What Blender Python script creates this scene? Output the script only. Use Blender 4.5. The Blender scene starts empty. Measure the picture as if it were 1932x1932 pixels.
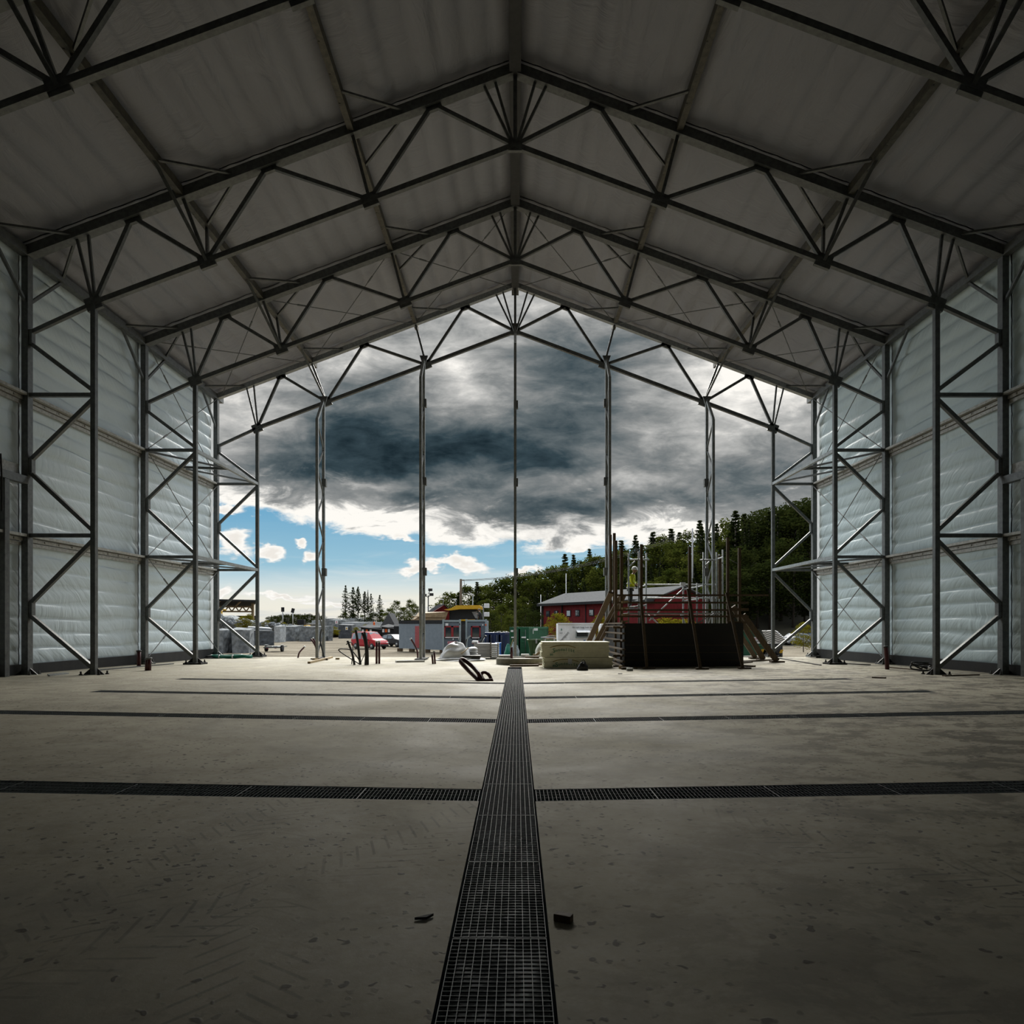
import bpy, bmesh, math, random
from mathutils import Vector, Matrix, Euler
random.seed(7)
scn = bpy.context.scene
COL = scn.collection
F, CX, HY, H = 1300.0, 972.0, 1178.0, 1.41
pi = math.pi
V = Vector

def P(px, py, Y):
    return V(((px - CX) * Y / F, Y, H + (HY - py) * Y / F))
def GX(px, Y):
    return (px - CX) * Y / F
GZ = -1.15
def GY(yb, z=GZ):
    return (H - z) * F / (yb - HY)
def smooth(a, b, x):
    t = max(0.0, min(1.0, (x - a) / (b - a)))
    return t * t * (3 - 2 * t)

# ---------------------------------------------------------------- mesh helper
class MB:
    def __init__(s):
        s.v = []; s.f = []; s.m = []
    def add(s, vs, fs, mi=0):
        b = len(s.v)
        s.v += [tuple(v) for v in vs]
        s.f += [tuple(b + i for i in f) for f in fs]
        s.m += [mi] * len(fs)
        return s
    def box(s, c, d, R=None, mi=0):
        c = V(c); hx, hy, hz = d[0] / 2, d[1] / 2, d[2] / 2
        vs = []
        for x, y, z in ((-1,-1,-1),(1,-1,-1),(1,1,-1),(-1,1,-1),(-1,-1,1),(1,-1,1),(1,1,1),(-1,1,1)):
            p = V((x * hx, y * hy, z * hz))
            if R is not None: p = R @ p
            vs.append(c + p)
        return s.add(vs, [(0,3,2,1),(4,5,6,7),(0,1,5,4),(1,2,6,5),(2,3,7,6),(3,0,4,7)], mi)
    def bx(s, x0, x1, y0, y1, z0, z1, mi=0):
        return s.box(((x0+x1)/2, (y0+y1)/2, (z0+z1)/2), (abs(x1-x0), abs(y1-y0), abs(z1-z0)), None, mi)
    def beam(s, p, q, w, h=None, mi=0, up=(0, 1, 0)):
        p = V(p); q = V(q); h = h or w
        d = (q - p)
        L = d.length
        if L < 1e-6: return s
        d.normalize(); u = V(up)
        if abs(d.dot(u)) > .98: u = V((1, 0, 0))
        a = d.cross(u).normalized(); b = a.cross(d).normalized()
        vs = []
        for e in (p, q):
            for i, j in ((-1,-1),(1,-1),(1,1),(-1,1)):
                vs.append(e + a * (i * w / 2) + b * (j * h / 2))
        return s.add(vs, [(0,1,2,3),(7,6,5,4),(0,4,5,1),(1,5,6,2),(2,6,7,3),(3,7,4,0)], mi)
    def tube(s, pts, r, n=8, mi=0, closed=False):
        pts = [V(p) for p in pts]
        k = len(pts)
        rs = r if isinstance(r, (list, tuple)) else [r] * k
        ref = None; vs = []
        for i, p in enumerate(pts):
            if closed:
                t = pts[(i + 1) % k] - pts[i - 1]
            else:
                t = pts[min(i + 1, k - 1)] - pts[max(i - 1, 0)]
            t.normalize()
            if ref is None:
                ref = V((0, 0, 1)) if abs(t.z) < .9 else V((1, 0, 0))
            a = t.cross(ref)
            if a.length < 1e-4: a = t.cross(V((0, 1, 0)))
            a.normalize(); b = a.cross(t).normalized(); ref = b
            for j in range(n):
                th = 2 * pi * j / n
                vs.append(p + (a * math.cos(th) + b * math.sin(th)) * rs[i])
        fs = []
        m = k if closed else k - 1
        for i in range(m):
            for j in range(n):
                i2 = (i + 1) % k
                fs.append((i*n+j, i2*n+j, i2*n+(j+1) % n, i*n+(j+1) % n))
        if not closed:
            fs.append(tuple(range(n))); fs.append(tuple((k-1)*n + n-1-j for j in range(n)))
        return s.add(vs, fs, mi)
    def lathe(s, prof, c=(0, 0, 0), n=20, axis='z', mi=0):
        c = V(c); vs = []; k = len(prof)
        for r, z in prof:
            for j in range(n):
                th = 2 * pi * j / n
                p = V((r * math.cos(th), r * math.sin(th), z))
                if axis == 'y': p = V((p.x, p.z, p.y))
                if axis == 'x': p = V((p.z, p.x, p.y))
                vs.append(c + p)
        fs = [(i*n+j, i*n+(j+1) % n, (i+1)*n+(j+1) % n, (i+1)*n+j) for i in range(k-1) for j in range(n)]
        fs.append(tuple(range(n))); fs.append(tuple((k-1)*n + n-1-j for j in range(n)))
        return s.add(vs, fs, mi)
    def prism(s, poly, o, ax, ay, az, mi=0):
        """poly in (ax, ay) plane from origin o, extruded by vector az"""
        o = V(o); ax = V(ax); ay = V(ay); az = V(az); n = len(poly)
        vs = [o + ax * a + ay * b for a, b in poly] + [o + ax * a + ay * b + az for a, b in poly]
        fs = [tuple(range(n - 1, -1, -1)), tuple(range(n, 2 * n))]
        fs += [(i, (i+1) % n, n + (i+1) % n, n + i) for i in range(n)]
        return s.add(vs, fs, mi)
    def grid(s, fn, nu, nv, mi=0):
        vs = [fn(i / nu, j / nv) for j in range(nv + 1) for i in range(nu + 1)]
        w = nu + 1
        return s.add(vs, [(j*w+i, j*w+i+1, (j+1)*w+i+1, (j+1)*w+i) for j in range(nv) for i in range(nu)], mi)
    def mesh(s, name, mats, smooth=False, off=None):
        me = bpy.data.meshes.new(name)
        vs = s.v if off is None else [(x - off.x, y - off.y, z - off.z) for x, y, z in s.v]
        me.from_pydata(vs, [], s.f)
        mats = mats if isinstance(mats, (list, tuple)) else [mats]
        for m in mats: me.materials.append(m)
        if len(mats) > 1: me.polygons.foreach_set('material_index', s.m)
        if smooth: me.polygons.foreach_set('use_smooth', [True] * len(me.polygons))
        bm = bmesh.new(); bm.from_mesh(me)
        bmesh.ops.recalc_face_normals(bm, faces=bm.faces[:])
        bm.to_mesh(me); bm.free()
        me.update()
        return me
    def build(s, name, mats, parent=None, smooth=False, world=True, bevel=0):
        """world=True: vertices are in world space and are moved to the parent's origin"""
        off = None
        if parent is not None and world: off = wloc(parent)
        o = bpy.data.objects.new(name, s.mesh(name, mats, smooth, off))
        COL.objects.link(o)
        if parent is not None: o.parent = parent
        if bevel:
            m = o.modifiers.new('edge', 'BEVEL'); m.width = bevel; m.segments = 2; m.limit_method = 'ANGLE'
        return o

def wloc(o):
    p = V((0, 0, 0))
    while o is not None:
        p = p + o.location; o = o.parent
    return p
def tag(o, label=None, cat=None, group=None, kind=None):
    if label: o['label'] = label
    if cat: o['category'] = cat
    if group: o['group'] = group
    if kind: o['kind'] = kind
    return o
def thing(name, label, cat, loc=(0, 0, 0), rz=0, group=None):
    o = bpy.data.objects.new(name, None); COL.objects.link(o)
    o.location = loc; o.rotation_euler = (0, 0, rz); o.empty_display_size = .2
    return tag(o, label, cat, group)
def single(mb, name, mats, label, cat, loc=None, group=None, smooth=False, bevel=0, kind=None):
    """a thing that is one mesh; vertices in world space, origin put at loc (or at its base)"""
    if loc is None:
        xs = [v[0] for v in mb.v]; ys = [v[1] for v in mb.v]; zs = [v[2] for v in mb.v]
        loc = ((min(xs)+max(xs))/2, (min(ys)+max(ys))/2, min(zs))
    o = bpy.data.objects.new(name, mb.mesh(name, mats, smooth, V(loc))); COL.objects.link(o)
    o.location = loc
    if bevel:
        m = o.modifiers.new('edge', 'BEVEL'); m.width = bevel; m.segments = 2; m.limit_method = 'ANGLE'
    return tag(o, label, cat, group, kind)
KIDS = {}
def dup(root, loc, rz=None, label=None, group=None, scale=None):
    r = root.copy(); COL.objects.link(r); r.location = loc
    if rz is not None: r.rotation_euler = (0, 0, rz)
    if scale is not None: r.scale = scale if hasattr(scale, '__len__') else (scale,) * 3
    if label: r['label'] = label
    if group: r['group'] = group
    for ch in list(root.children):
        c = ch.copy(); COL.objects.link(c); c.parent = r
        for g in list(ch.children):
            d = g.copy(); COL.objects.link(d); d.parent = c
    return r
ORD = ['first','second','third','fourth','fifth','sixth','seventh','eighth','ninth','tenth','eleventh','twelfth','thirteenth','fourteenth','fifteenth','sixteenth','seventeenth','eighteenth','nineteenth','twentieth','twenty-first','twenty-second','twenty-third','twenty-fourth']
def text(body, name, size, mat, parent, loc, rot, ext=.004, align='CENTER', shear=0):
    cu = bpy.data.curves.new(name, 'FONT'); cu.body = body; cu.size = size; cu.extrude = ext
    cu.align_x = align; cu.align_y = 'CENTER'; cu.shear = shear
    tmp = bpy.data.objects.new(name, cu)
    me = bpy.data.meshes.new_from_object(tmp); bpy.data.objects.remove(tmp); bpy.data.curves.remove(cu)
    me.materials.clear(); me.materials.append(mat)
    o = bpy.data.objects.new(name, me); COL.objects.link(o)
    o.location = V(loc) - (wloc(parent) if parent else V((0, 0, 0))); o.rotation_euler = rot
    if parent: o.parent = parent
    return o

# ---------------------------------------------------------------- materials
def srgb(r, g, b):
    f = lambda c: (c / 255 / 12.92) if c / 255 <= .04045 else ((c / 255 + .055) / 1.055) ** 2.4
    return (f(r), f(g), f(b), 1)
class NT:
    def __init__(s, nt):
        s.t = nt; nt.nodes.clear()
    def n(s, typ, **kw):
        nd = s.t.nodes.new(typ)
        for k, v in kw.items(): setattr(nd, k, v)
        return nd
    def put(s, sock, val):
        if hasattr(val, 'is_linked'): s.t.links.new(val, sock)
        elif val is not None: sock.default_value = val
    def m(s, op, a, b=None, c=None, clamp=False):
        nd = s.n('ShaderNodeMath', operation=op, use_clamp=clamp)
        for i, x in enumerate((a, b, c)):
            if x is not None: s.put(nd.inputs[i], x)
        return nd.outputs[0]
    def vm(s, op, a, b=None, out=0):
        nd = s.n('ShaderNodeVectorMath', operation=op)
        s.put(nd.inputs[0], a)
        if b is not None: s.put(nd.inputs[1], b)
        return nd.outputs[out]
    def xyz(s, a, b=0.0, c=0.0):
        nd = s.n('ShaderNodeCombineXYZ')
        for i, x in enumerate((a, b, c)): s.put(nd.inputs[i], x)
        return nd.outputs[0]
    def sep(s, v):
        nd = s.n('ShaderNodeSeparateXYZ'); s.put(nd.inputs[0], v); return nd.outputs
    def mix(s, f, a, b, blend='MIX'):
        nd = s.n('ShaderNodeMix', data_type='RGBA', blend_type=blend)
        s.put(nd.inputs[0], f); s.put(nd.inputs[6], a); s.put(nd.inputs[7], b)
        return nd.outputs[2]
    def ss(s, x, lo, hi, a=0.0, b=1.0):
        nd = s.n('ShaderNodeMapRange', interpolation_type='SMOOTHSTEP')
        s.put(nd.inputs[0], x); s.put(nd.inputs[1], lo); s.put(nd.inputs[2], hi); s.put(nd.inputs[3], a); s.put(nd.inputs[4], b)
        return nd.outputs[0]
    def noise(s, v, scale, detail=4, rough=.55, dist=0.0, out=0):
        nd = s.n('ShaderNodeTexNoise'); s.put(nd.inputs['Vector'], v)
        nd.inputs['Scale'].default_value = scale; nd.inputs['Detail'].default_value = detail
        nd.inputs['Roughness'].default_value = rough; nd.inputs['Distortion'].default_value = dist
        return nd.outputs[out]
    def ramp(s, f, stops):
        nd = s.n('ShaderNodeValToRGB'); cr = nd.color_ramp
        while len(cr.elements) < len(stops): cr.elements.new(.5)
        for e, (p, c) in zip(cr.elements, stops):
            e.position = p; e.color = c if len(c) == 4 else (*c, 1)
        s.put(nd.inputs[0], f)
        return nd.outputs[0]
    def bsdf(s, col, rough=.6, metal=0.0, bump=None, bstr=.3, bdist=.02, spec=.5):
        b = s.n('ShaderNodeBsdfPrincipled'); o = s.n('ShaderNodeOutputMaterial')
        s.put(b.inputs['Base Color'], col); s.put(b.inputs['Roughness'], rough); s.put(b.inputs['Metallic'], metal)
        b.inputs['Specular IOR Level'].default_value = spec
        if bump is not None:
            bp = s.n('ShaderNodeBump'); bp.inputs['Strength'].default_value = bstr; bp.inputs['Distance'].default_value = bdist
            s.put(bp.inputs['Height'], bump); s.t.links.new(bp.outputs[0], b.inputs['Normal'])
        s.t.links.new(b.outputs[0], o.inputs[0])
        return b, o
def newmat(name):
    m = bpy.data.materials.new(name); m.use_nodes = True
    return m, NT(m.node_tree)
def pm(name, c1, c2=None, scale=6, rough=.6, metal=0.0, bump=0, detail=5, stretch=None, spec=.5):
    m, t = newmat(name)
    c2 = c2 or tuple(x * .75 for x in c1[:3])
    co = t.n('ShaderNodeTexCoord').outputs['Object']
    if stretch: co = t.vm('MULTIPLY', co, stretch)
    nz = t.noise(co, scale, detail, .6)
    col = t.mix(t.ss(nz, .3, .7), (*c1[:3], 1), (*c2[:3], 1))
    t.bsdf(col, rough, metal, nz if bump else None, bump, .02, spec)
    return m
M = {}
M['steel'] = pm('galvanised_steel', (.15, .155, .15), (.095, .1, .098), 9, .5, .35, .05)
M['steel_light'] = pm('bright_galvanised_steel', (.36, .38, .38), (.25, .26, .26), 11, .42, .45, .05)
M['girt'] = pm('weathered_girt_profile', (.5, .49, .46), (.3, .29, .26), 14, .6, .2, .05)
M['purlin'] = pm('dusty_purlin_steel', (.12, .108, .08), (.06, .056, .046), 7, .55, .3, .05)
M['steel_dark'] = pm('dark_ridge_steel', (.05, .05, .048), (.035, .035, .034), 6, .6, .2, .05)
M['black'] = pm('black_plastic', (.012, .012, .013), (.02, .02, .02), 12, .45)
M['dark'] = pm('dark_membrane', (.012, .012, .012), (.02, .019, .018), 4, .8)
M['red_pipe'] = pm('dark_red_conduit', (.075, .008, .012), (.05, .006, .008), 20, .4)
M['white'] = pm('white_paint', (.75, .76, .76), (.66, .67, .67), 5, .5)
M['white_sheet'] = pm('white_tarpaulin', (.78, .79, .8), (.6, .61, .63), 2.6, .45, 0, 1.0, 7)
M['timber'] = pm('dark_timber', (.12, .078, .038), (.06, .04, .022), 5, .7, 0, .15, 6, (6, 6, 1))
M['timber_light'] = pm('fresh_timber', (.4, .3, .16), (.28, .2, .1), 6, .7, 0, .1, 6, (4, 4, 1))
M['timber_grey'] = pm('grey_timber', (.4, .39, .4), (.3, .3, .31), 5, .75, 0, .1, 5, (1, 1, 6))
M['ply'] = pm('black_shuttering', (.008, .008, .008), (.014, .013, .011), 3, .7)
M['concrete'] = pm('rough_concrete', (.25, .235, .18), (.17, .16, .125), 9, .85, 0, .3)
M['granite'] = pm('grey_granite', (.27, .285, .29), (.1, .112, .12), 1.6, .9, 0, .8, 12, None, .1)
M['granite_pale'] = pm('pale_granite', (.42, .44, .45), (.27, .29, .3), 2.5, .8, 0, .4, 10)
M['granite_dark'] = pm('dark_split_granite', (.09, .1, .11), (.045, .052, .058), 3, .85, 0, .6, 10)
M['hut'] = pm('blue_grey_cladding', (.135, .168, .195), (.11, .14, .165), 3, .6)
M['hut_trim'] = pm('pale_grey_trim', (.3, .36, .38), (.24, .29, .3), 4, .5)
M['red'] = pm('barn_red_boards', (.125, .013, .014), (.085, .009, .01), 3, .8, 0, 0, 5, None, .1)
M['red_frame'] = pm('red_window_paint', (.28, .015, .02), (.2, .012, .015), 5, .5)
M['red_car'] = pm('red_car_paint', (.42, .008, .016), (.38, .007, .014), 2, .22)
M['black_car'] = pm('black_car_paint', (.012, .013, .016), (.016, .017, .02), 2, .2)
M['silver_car'] = pm('silver_car_paint', (.4, .41, .42), (.36, .37, .38), 2, .25, .4)
M['white_car'] = pm('white_car_paint', (.7, .71, .72), (.64, .65, .66), 2, .25)
M['glass'] = pm('dark_window_glass', (.02, .03, .035), (.03, .042, .05), 2, .05, 0, 0, 2, None, .8)
M['car_glass'] = pm('car_window_glass', (.05, .09, .12), (.08, .13, .16), 2, .04, 0, 0, 2, None, 1)
M['tyre'] = pm('black_rubber', (.012, .012, .012), (.02, .02, .02), 8, .8)
M['roof_grey'] = pm('grey_sheet_roof', (.1, .102, .104), (.075, .078, .08), 4, .95, 0, 0, 5, None, .05)
M['roof_dark'] = pm('dark_roof', (.02, .022, .025), (.03, .03, .03), 4, .9, 0, 0, 5, None, .1)
M['blue'] = pm('blue_container_paint', (.008, .026, .1), (.006, .018, .07), 4, .45)
M['blue_light'] = pm('bright_blue_plastic', (.012, .12, .42), (.01, .1, .36), 4, .45)
M['green'] = pm('green_container_paint', (.006, .095, .042), (.005, .065, .03), 3, .45)
M['green_olive'] = pm('olive_green_skip_paint', (.035, .085, .02), (.025, .06, .015), 3, .55)
M['yellow'] = pm('yellow_machine_paint', (.62, .36, .01), (.5, .28, .008), 3, .5)
M['tan'] = pm('dusty_steel_body', (.34, .25, .14), (.22, .155, .085), 2.5, .75)
M['orange'] = pm('orange_plastic', (.8, .13, .01), (.65, .1, .01), 3, .5)
M['cream'] = pm('cream_insulation_foam', (.82, .79, .58), (.7, .67, .48), 6, .7, 0, .15)
M['print_green'] = pm('green_print', (.03, .22, .12), (.045, .25, .14), 30, .6)
M['print_ochre'] = pm('ochre_print', (.36, .25, .03), (.3, .2, .03), 30, .6)
M['print_grey'] = pm('grey_print', (.1, .1, .1), (.12, .12, .12), 30, .6)
M['print_blue'] = pm('blue_print', (.02, .1, .4), (.03, .12, .45), 30, .6)
M['print_red'] = pm('red_print', (.4, .01, .05), (.35, .01, .05), 30, .6)
M['hose_green'] = pm('teal_green_hose', (.01, .19, .13), (.008, .14, .1), 8, .4)
M['skin'] = pm('skin', (.26, .14, .09), (.22, .12, .08), 12, .55)
M['hivis'] = pm('yellow_high_visibility_cloth', (.62, .68, .02), (.5, .56, .015), 10, .7, 0, .3)
M['reflect'] = pm('reflective_tape', (.55, .56, .56), (.45, .46, .46), 20, .4)
M['trousers'] = pm('dark_work_trousers', (.018, .02, .017), (.03, .032, .025), 14, .85, 0, .2)
M['clothes'] = pm('dark_work_clothes', (.012, .012, .014), (.02, .02, .022), 14, .85)
M['bark'] = pm('tree_bark', (.05, .04, .028), (.03, .024, .018), 4, .9, 0, .4)
def leafmat(name, c1, c2, tr):
    m, t = newmat(name)
    co = t.n('ShaderNodeTexCoord').outputs['Object']
    nz = t.noise(co, .7, 3, .6)
    info = t.n('ShaderNodeObjectInfo').outputs['Random']
    f = t.m('ADD', t.ss(nz, .35, .65, 0, .7), t.m('MULTIPLY', info, .3))
    col = t.mix(f, (*c1, 1), (*c2, 1))
    d = t.n('ShaderNodeBsdfDiffuse'); tl = t.n('ShaderNodeBsdfTranslucent'); mx = t.n('ShaderNodeMixShader'); o = t.n('ShaderNodeOutputMaterial')
    t.put(d.inputs[0], col); t.put(tl.inputs[0], col); mx.inputs[0].default_value = tr
    t.t.links.new(d.outputs[0], mx.inputs[1]); t.t.links.new(tl.outputs[0], mx.inputs[2]); t.t.links.new(mx.outputs[0], o.inputs[0])
    return m
M['leaf'] = leafmat('broadleaf_foliage', (.028, .042, .008), (.07, .078, .014), .4)
M['leaf_yellow'] = leafmat('yellowing_foliage', (.09, .085, .008), (.17, .15, .012), .4)
M['needle'] = leafmat('pine_needles', (.016, .026, .009), (.04, .05, .015), .35)
M['leaf_dark'] = leafmat('painted_shade_foliage', (.014, .022, .006), (.035, .042, .01), .3)  # darker leaf copy: shade of the backlit trees put into the colour

# foil with wrinkles
def foilmat(name, c1, c2, ang_sign, axis, bs, rough=.42):
    m, t = newmat(name)
    co = t.n('ShaderNodeTexCoord').outputs['Object']
    x, y, z = t.sep(co)
    if axis == 'wall':
        a = t.m('ADD', t.m('MULTIPLY', y, .75), t.m('MULTIPLY', z, .65 * ang_sign))
        b = t.m('SUBTRACT', t.m('MULTIPLY', z, .75), t.m('MULTIPLY', y, .65 * ang_sign))
        w1 = t.noise(t.xyz(t.m('MULTIPLY', a, .5), t.m('MULTIPLY', b, 2.4), x), 1.0, 3, .5, .2)
        w1 = t.m('ABSOLUTE', t.m('SUBTRACT', w1, .5))
        w2 = t.noise(t.xyz(t.m('MULTIPLY', y, 2.6), t.m('MULTIPLY', z, .5), x), 1.0, 3, .5, .3)
        w2 = t.m('ABSOLUTE', t.m('SUBTRACT', w2, .5))
        pick = t.ss(t.noise(co, .4, 2), .5, .66)
        big = t.mix(pick, w1, w2)
    else:
        w1 = t.noise(t.xyz(t.m('MULTIPLY', x, 2.6), t.m('MULTIPLY', y, .8), z), 1.0, 5, .55, .8)
        w2 = t.noise(t.xyz(t.m('MULTIPLY', x, .7), t.m('MULTIPLY', y, 4.0), z), 1.0, 4, .55, .6)
        big = t.mix(t.ss(t.noise(co, .3, 2), .42, .6), w1, w2)
    fine = t.noise(co, 11, 2, .6)
    hgt = t.m('ADD', t.sep(big)[0], t.m('MULTIPLY', fine, .03))
    col = t.mix(t.noise(co, .5, 4), (*c1, 1), (*c2, 1))
    t.bsdf(col, rough, 0.0, hgt, bs, .085 if axis == 'wall' else .09, .25)
    return m
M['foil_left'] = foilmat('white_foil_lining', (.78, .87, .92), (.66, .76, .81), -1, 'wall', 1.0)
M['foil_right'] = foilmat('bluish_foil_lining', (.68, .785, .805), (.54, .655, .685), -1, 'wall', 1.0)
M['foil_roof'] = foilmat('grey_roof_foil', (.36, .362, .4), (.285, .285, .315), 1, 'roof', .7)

# concrete floor with dirt specks and tyre prints
def floormat():
    m, t = newmat('stained_concrete_floor')
    co = t.n('ShaderNodeTexCoord').outputs['Object']
    x, y, z = t.sep(co)
    big = t.noise(co, .35, 6, .62, .4)
    mid = t.noise(co, 1.9, 8, .66, .5)
    fine = t.noise(co, 14, 6, .65)
    streak = t.noise(t.xyz(x, y, 5.0), 1.5, 7, .7, .6)
    f = t.m('ADD', t.m('MULTIPLY', big, .5), t.m('MULTIPLY', mid, .5))
    col = t.ramp(f, [(.32, (.17, .15, .1)), (.48, (.3, .272, .2)), (.66, (.43, .4, .31))])
    col = t.mix(t.ss(streak, .5, .74, 0, .45), col, (.16, .145, .105, 1))
    col = t.mix(t.m('MULTIPLY', t.ss(fine, .35, .7), .16), col, (.5, .48, .42, 1))
    # muddy patches to the right
    mud = t.noise(t.xyz(x, t.m('MULTIPLY', y, 1.2), 3.0), 1.6, 8, .76, .3)
    mudm = t.m('MULTIPLY', t.ss(mud, .47, .57), t.ss(x, -1.0, 6.0, .15, 1.0))
    col = t.mix(t.m('MULTIPLY', mudm, .8), col, (.07, .058, .038, 1))
    mudl = t.m('MULTIPLY', t.ss(mud, .56, .68), t.ss(x, 2.0, -5.0))
    col = t.mix(t.m('MULTIPLY', mudl, .5), col, (.13, .115, .085, 1))
    # light falloff painted into the colour: darker near camera and sides, ragged outline
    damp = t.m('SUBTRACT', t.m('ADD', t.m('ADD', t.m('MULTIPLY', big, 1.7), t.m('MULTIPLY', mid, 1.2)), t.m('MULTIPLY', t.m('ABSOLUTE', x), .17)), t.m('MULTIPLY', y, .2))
    falloffm = t.ss(damp, .75, 1.45, 0, .62)
    col = t.mix(falloffm, col, (.1, .095, .075, 1))
    # dirt specks
    def specks(scale, lo, hi, dens, s):
        vo = t.n('ShaderNodeTexVoronoi'); vo.inputs['Scale'].default_value = scale
        t.put(vo.inputs['Vector'], t.vm('ADD', t.vm('ADD', co, (s, s, s)), t.vm('MULTIPLY', t.noise(co, scale*1.6, 1, .6, 0, 1), (.9/scale, .9/scale, 0))))
        rnd = t.sep(vo.outputs['Color'])[0]
        return t.m('MULTIPLY', t.ss(vo.outputs['Distance'], hi, lo), t.m('LESS_THAN', rnd, dens))
    dirt = t.ss(t.noise(co, .6, 3), .36, .58)
    sp = t.m('MAXIMUM', specks(9, .12, .22, .38, 1.3), t.m('MULTIPLY', specks(16, .14, .32, .6, 5.1), dirt))
    sp = t.m('MAXIMUM', sp, specks(4.2, .03, .062, .35, 3.1))
    col = t.mix(t.m('MULTIPLY', sp, .85), col, (.05, .043, .033, 1))
    # tyre prints: chevron lugs on arcs (cx, cy, R, half width, lug pitch, strength)
    tot = None; tn = t.ss(t.noise(co, 1.3, 3, .6, .4), .38, .6)
    for cx, cy, R, hw, pit, kk, st, ymax in ((9.5, 2.2, 11.6, .22, .125, 1.0, .5, 6.2), (-9.0, 9.2, 9.6, .24, .135, -1.0, .55, 5.6), (8.2, 10.2, 8.6, .24, .135, 1.0, .55, 6.0), (-6.5, 14.5, 9.0, .22, .24, 1.0, .35, 9.0), (-10.0, 1.0, 9.1, .25, .13, 1.0, .5, 4.5), (7.0, -2.5, 7.2, .28, .14, -1.0, .5, 4.8), (6.0, 16.5, 9.2, .2, .24, -1.0, .3, 9.0)):
        dx = t.m('SUBTRACT', x, cx); dy = t.m('SUBTRACT', y, cy)
        r = t.m('SQRT', t.m('ADD', t.m('MULTIPLY', dx, dx), t.m('MULTIPLY', dy, dy)))
        v = t.m('SUBTRACT', r, R); av = t.m('ABSOLUTE', v)
        u = t.m('MULTIPLY', t.m('ARCTAN2', dy, dx), R / pit)
        ph = t.m('FRACT', t.m('ADD', u, t.m('MULTIPLY', av, kk * 7.0)))
        ph = t.m('ABSOLUTE', t.m('SUBTRACT', ph, .5))
        lug = t.m('MULTIPLY', t.ss(ph, .13, .05), t.m('MULTIPLY', t.ss(av, hw, hw * .9), t.ss(av, .02, .035)))
        lug = t.m('MULTIPLY', lug, t.m('MULTIPLY', tn, st))
        lug = t.m('MULTIPLY', lug, t.ss(y, ymax + .5, ymax - .5))
        tot = lug if tot is None else t.m('MAXIMUM', tot, lug)
    col = t.mix(tot, col, (.065, .06, .048, 1))
    hgt = t.m('ADD', t.m('MULTIPLY', fine, .35), t.m('ADD', t.m('MULTIPLY', mid, .5), t.m('MULTIPLY', sp, .35)))
    rough = t.ss(big, .3, .7, .62, .85)
    t.bsdf(col, rough, 0.0, hgt, .25, .02, .3)
    return m
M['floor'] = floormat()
def gravelmat():
    m, t = newmat('gravel_ground')
    co = t.n('ShaderNodeTexCoord').outputs['Object']
    a = t.noise(t.vm('MULTIPLY', co, (.5, .9, 1)), .4, 8, .65, .6); b = t.noise(co, 5, 5, .7)
    col = t.ramp(t.m('ADD', t.m('MULTIPLY', a, .65), t.m('MULTIPLY', b, .35)), [(.38, (.07, .058, .04)), (.52, (.16, .138, .1)), (.64, (.25, .222, .172))])
    t.bsdf(col, .95, 0.0, b, .5, .1, .1)
    return m
M['gravel'] = gravelmat()
M['hill'] = pm('dark_hill_ground', (.025, .024, .012), (.045, .04, .02), .6, .95, 0, .4)  # dark brown-green tone of the undergrowth
M['foil_pack'] = pm('clear_pack_film', (.5, .5, .4), (.42, .42, .33), 4, .25)
def drainmat():
    m, t = newmat('wet_drain_channel')
    co = t.n('ShaderNodeTexCoord').outputs['Object']
    n = t.noise(t.vm('MULTIPLY', co, (2, 1, 1)), 3, 5, .6)
    col = t.mix(t.ss(n, .45, .65), (.006, .016, .02, 1), (.012, .055, .075, 1))
    t.bsdf(col, t.ss(n, .4, .62, .8, .45), 0.0, n, .2, .02, .15)
    return m
M['drain'] = drainmat()
M['grate'] = pm('galvanised_grating', (.15, .17, .17), (.09, .105, .105), 18, .6, .1)
# ================================================================ camera, sky, light
cam = bpy.data.objects.new('camera', bpy.data.cameras.new('camera')); COL.objects.link(cam)
cam.location = (0, 0, H); cam.rotation_euler = (pi / 2, 0, 0)
cam.data.sensor_width = 36; cam.data.lens = F / 1932 * 36
cam.data.shift_x = (966 - CX) / 1932; cam.data.shift_y = (HY - 966) / 1932
cam.data.clip_end = 2000; cam.data.clip_start = .05
scn.camera = cam
vs_ = scn.view_settings
scn.display_settings.display_device = 'sRGB'
vs_.view_transform = 'Standard'; vs_.look = 'None'; vs_.gamma = 1; vs_.exposure = 0; vs_.use_curve_mapping = False

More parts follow.
